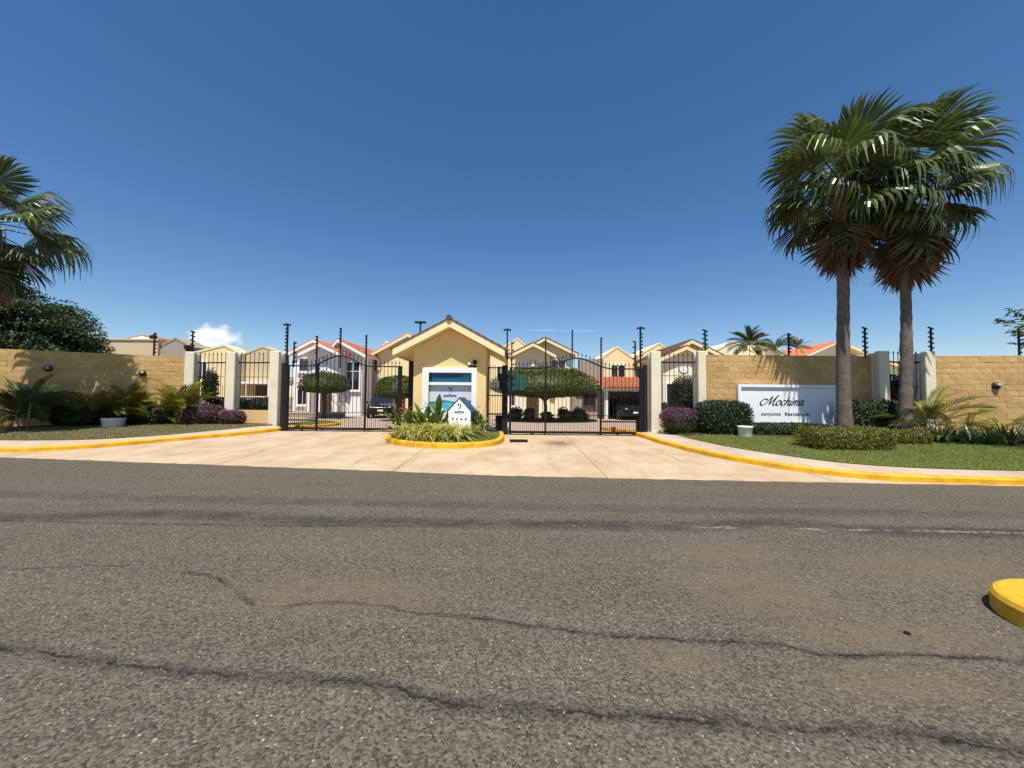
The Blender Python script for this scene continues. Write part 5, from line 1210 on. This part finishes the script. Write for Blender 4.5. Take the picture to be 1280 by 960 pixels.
MB().box(-19.7, -17.4, 27.5, 28.49, 2.5, 2.65).build('awning', 'white', h); MB().box(-19.0, -17.8, 28.44, 28.499, .3, 2.4).build('doorway', 'wood', h); MB().box(-17.5, -17.38, 27.5, 27.62, .25, 2.5).build('awning_post', 'white', h)
far_house('pale house with low roof far behind the left gate pillar', -17.2, -16.0, 33, 5.2, -16.6, 5.7, 5.2, 'cream_house', trim='white', tl=False, over=.2)
MB_ = thing('garage_wall', 'grey low garage wall seen through the left fence', 'wall', (-17.5, 24, .25)); MB().box(-19.5, -15.2, 24, 24.2, .25, 1.55).build('wall_body', 'grey_house', MB_); MB().box(-19.55, -15.15, 23.96, 24.24, 1.55, 1.62).build('coping', 'white', MB_)

# ---------------------------------------------------------------- black car parked by the cream house
def car(label, x, y, rz):
    t = thing('parked_car', label, 'car', (x, y, .25), rz)
    # sections along the length (front at -Y): y, half width at sill, at belt, at top; z sill, belt, top
    S = [(-2.15, .68, .72, .66, .32, .62, .70), (-2.0, .80, .84, .76, .26, .70, .84), (-1.3, .84, .88, .80, .24, .78, .95), (-.85, .85, .89, .80, .24, .84, 1.0), (-.2, .85, .89, .66, .24, .90, 1.42), (.5, .85, .89, .66, .24, .92, 1.5), (1.4, .85, .89, .66, .24, .92, 1.46), (1.95, .83, .87, .66, .26, .92, 1.3), (2.12, .76, .80, .68, .34, .86, .98)]
    V = []; F = []; n_ = 8
    for yy, a, b, c, z0, z1, z2 in S: V += [(-a * .9, yy, z0), (-a, yy, z0 + .08), (-b, yy, z1), (-c, yy, z2), (c, yy, z2), (b, yy, z1), (a, yy, z0 + .08), (a * .9, yy, z0)]
    for i in range(len(S) - 1):
        for j in range(n_): F.append((i * n_ + j, (i + 1) * n_ + j, (i + 1) * n_ + (j + 1) % n_, i * n_ + (j + 1) % n_))
    F += [tuple(range(n_)), tuple((len(S) - 1) * n_ + j for j in range(n_ - 1, -1, -1))]
    body = MB().add(V, F).build('body', 'carpaint', t, True, False)
    md = body.modifiers.new('round', 'BEVEL'); md.width = .03; md.segments = 2; md.limit_method = 'ANGLE'
    MB().add([(-.74, -.86, 1.02), (.74, -.86, 1.02), (.62, -.24, 1.42), (-.62, -.24, 1.42)], [(0, 1, 2, 3)]).build('windscreen', 'glass', t, world=False)
    for s in (-1, 1):
        MB().add([(s * .875, -.6, .98), (s * .875, 1.5, .98), (s * .70, 1.3, 1.38), (s * .70, -.1, 1.38)], [(0, 1, 2, 3) if s > 0 else (3, 2, 1, 0)]).build('side_window', 'glass', t, world=False)
        MB().lathe([(.04, 0), (.12, .01), (.13, .05), (.06, .07)], n=12).build('headlight', 'lampglass', t, True, False).matrix_basis = Matrix.Translation((s * .58, -2.06, .66)) @ UP
        MB().box(min(s * .9, s * 1.06), max(s * .9, s * 1.06), -.75, -.6, .95, 1.08).build('mirror', 'carpaint', t, world=False)
        for yy in (-1.35, 1.3):
            w_ = MB().lathe([(.2, -.1), (.31, -.1), (.335, -.07), (.335, .07), (.31, .1), (.2, .1)], n=20).build('wheel', 'rubber', t, True, False); w_.matrix_basis = Matrix.Translation((s * .8, yy, .335)) @ Matrix.Rotation(R(90), 4, 'Y')
            MB().lathe([(.04, -.108), (.2, -.105), (.2, .105), (.04, .108)], n=14).build('rim', 'chrome', w_, False, False)
    MB().box(-.5, .5, -2.17, -2.14, .42, .58).build('grille', 'iron', t, world=False); MB().box(-.17, .17, -2.2, -2.175, .46, .57).build('number_plate', 'white', t, world=False)
    MB().box(-.8, .8, -2.18, -2.05, .3, .4).build('bumper', 'irongrey', t, world=False)
    return t
car('black car parked nose out beside the round clipped tree', -9.0, 26.9, R(14))
car('dark car standing in the shade of the tiled carport', 8.0, 28.4 - .9, R(4))

# ---------------------------------------------------------------- courtyard: planted round, small things
t = struct(lnk('planted_round', MB().slab([(2.2 + 3.1 * math.cos(a), 24.0 + 1.7 * math.sin(a)) for a in lin(0, 2 * math.pi, 40)[:-1]], .25, .36).mesh(), 'soil'))
for i in range(12):
    a = i * .52; hedge('garden_shrub', 'dark low shrub in the round bed under the umbrella tree', 'shrub', 2.2 + 2.2 * math.cos(a), 23.8 + 1.1 * math.sin(a), (.34, .3, .2 + .08 * (i % 3)), 260, .13, 'hedge', 2.5, 30 + i, .34, grp='shrubs in the round bed')
# small seated white animal figure at the edge of the round bed
t = thing('lion_statue', 'small white seated lion figure beside the round bed', 'statue', (4.0, 23.3, .36))
MB().box(3.75, 4.25, 23.1, 23.6, .25, .42).build('plinth', 'white', t)
me = bpy.data.meshes.new('figure'); V = [(4.12, 23.4, .5), (4.06, 23.35, .72), (3.98, 23.3, .95), (3.93, 23.26, 1.12), (3.86, 23.2, 1.14), (3.9, 23.22, .7), (3.88, 23.2, .43), (4.04, 23.2, .7), (4.02, 23.18, .43), (4.2, 23.3, .44), (4.05, 23.3, .43), (4.25, 23.5, .46)]
me.from_pydata(V, [(0, 1), (1, 2), (2, 3), (3, 4), (2, 5), (5, 6), (2, 7), (7, 8), (0, 9), (0, 10), (0, 11)], [])
fo = lnk('figure', me, 'white', t); md = fo.modifiers.new('skin', 'SKIN'); fo.modifiers.new('sub', 'SUBSURF').levels = 2; fo.modifiers['sub'].render_levels = 2
for i, r_ in enumerate((.17, .16, .15, .13, .08, .06, .06, .06, .06, .09, .08, .03)): me.skin_vertices[0].data[i].radius = (r_, r_)
t = thing('terracotta_pot', 'small terracotta pot behind the right gate by yellow kerb', 'pot', (4.2, 15.9, .25)); MB().lathe([(.07, 0), (.11, .2), (.125, .2), (.125, .24), (.1, .24), (.09, .18)], (4.2, 15.9, .25), 16).build('pot_body', 'terracotta', t, True); MB().lathe([(.09, .18), (.02, .2)], (4.2, 15.9, .25), 12).build('soil_fill', 'soil', t)
struct(kerb('kerb', catmull([(5.0, 15.6, 0), (4.6, 16.1, 0), (4.2, 17.2, 0), (4.4, 18.5, 0)]), 1, zfun=lambda x, y: .25))
LI = catmull([(-9.5, 16.2, 0), (-8.9, 16.6, 0), (-8.3, 17.8, 0), (-8.5, 19.2, 0), (-9.6, 20.4, 0), (-10.4, 20.6, 0)]); struct(kerb('kerb', LI[::-1], -1, zfun=lambda x, y: .25))
m = MB().slab([(p.x, p.y) for p in inset(LI, .12)] + [(-10.6, 17)], .25, .355); struct(lnk('lawn', m.mesh(), 'lawnR'))
t = thing('gate_motor', 'dark gate motor box behind the right gate end post', 'motor', (5.05, 15.15, .25)); lnk('motor_case', rbox(.28, .22, .62, .03, 2), 'irongrey', t, False); MB().box(-.18, .18, -.15, .15, -.02, .03).build('base_plate', 'iron', t, world=False)
for i, (x, y, s) in enumerate(((2.75, 2.72, 1.0),)):
    t = thing('bottle_cap', 'dark crushed bottle cap lying on the road near yellow island', 'cap', (x, y, .004), .4); MB().lathe([(.014, 0), (.018, .004), (.016, .009), (.006, .011)], n=14).build('crown', 'iron', t, False, False)
    MB().lathe([(.018, 0), (.02, .002), (.018, .004)], n=18).build('rim', 'iron', t, False, False)
# loose chips of stone scattered over the carriageway
P = []; F = []
for i in range(1000):
    y = 1.3 + 6.2 * random.random() ** 1.6; x = random.uniform(-1, 1) * (y * 1.35 + .3); s = random.uniform(.003, .009); a = random.uniform(0, 6.28); k = len(P)
    for q_ in range(4): P.append((x + math.cos(a + q_ * 1.57) * s * random.uniform(.6, 1.2), y + math.sin(a + q_ * 1.57) * s * random.uniform(.6, 1.2), .0))
    P.append((x, y, s * random.uniform(.5, 1.0))); F += [(k, k + 1, k + 4), (k + 1, k + 2, k + 4), (k + 2, k + 3, k + 4), (k + 3, k, k + 4)]
MT['chip'] = leafmat('stone_chip', (.20, .17, .13), .6, .95, 0)
stuff(tag(lnk('stone_chips', np_mesh('stone_chips', P, np.array(F)), 'chip'), 'loose pale stone chips scattered over the worn asphalt', 'gravel'))
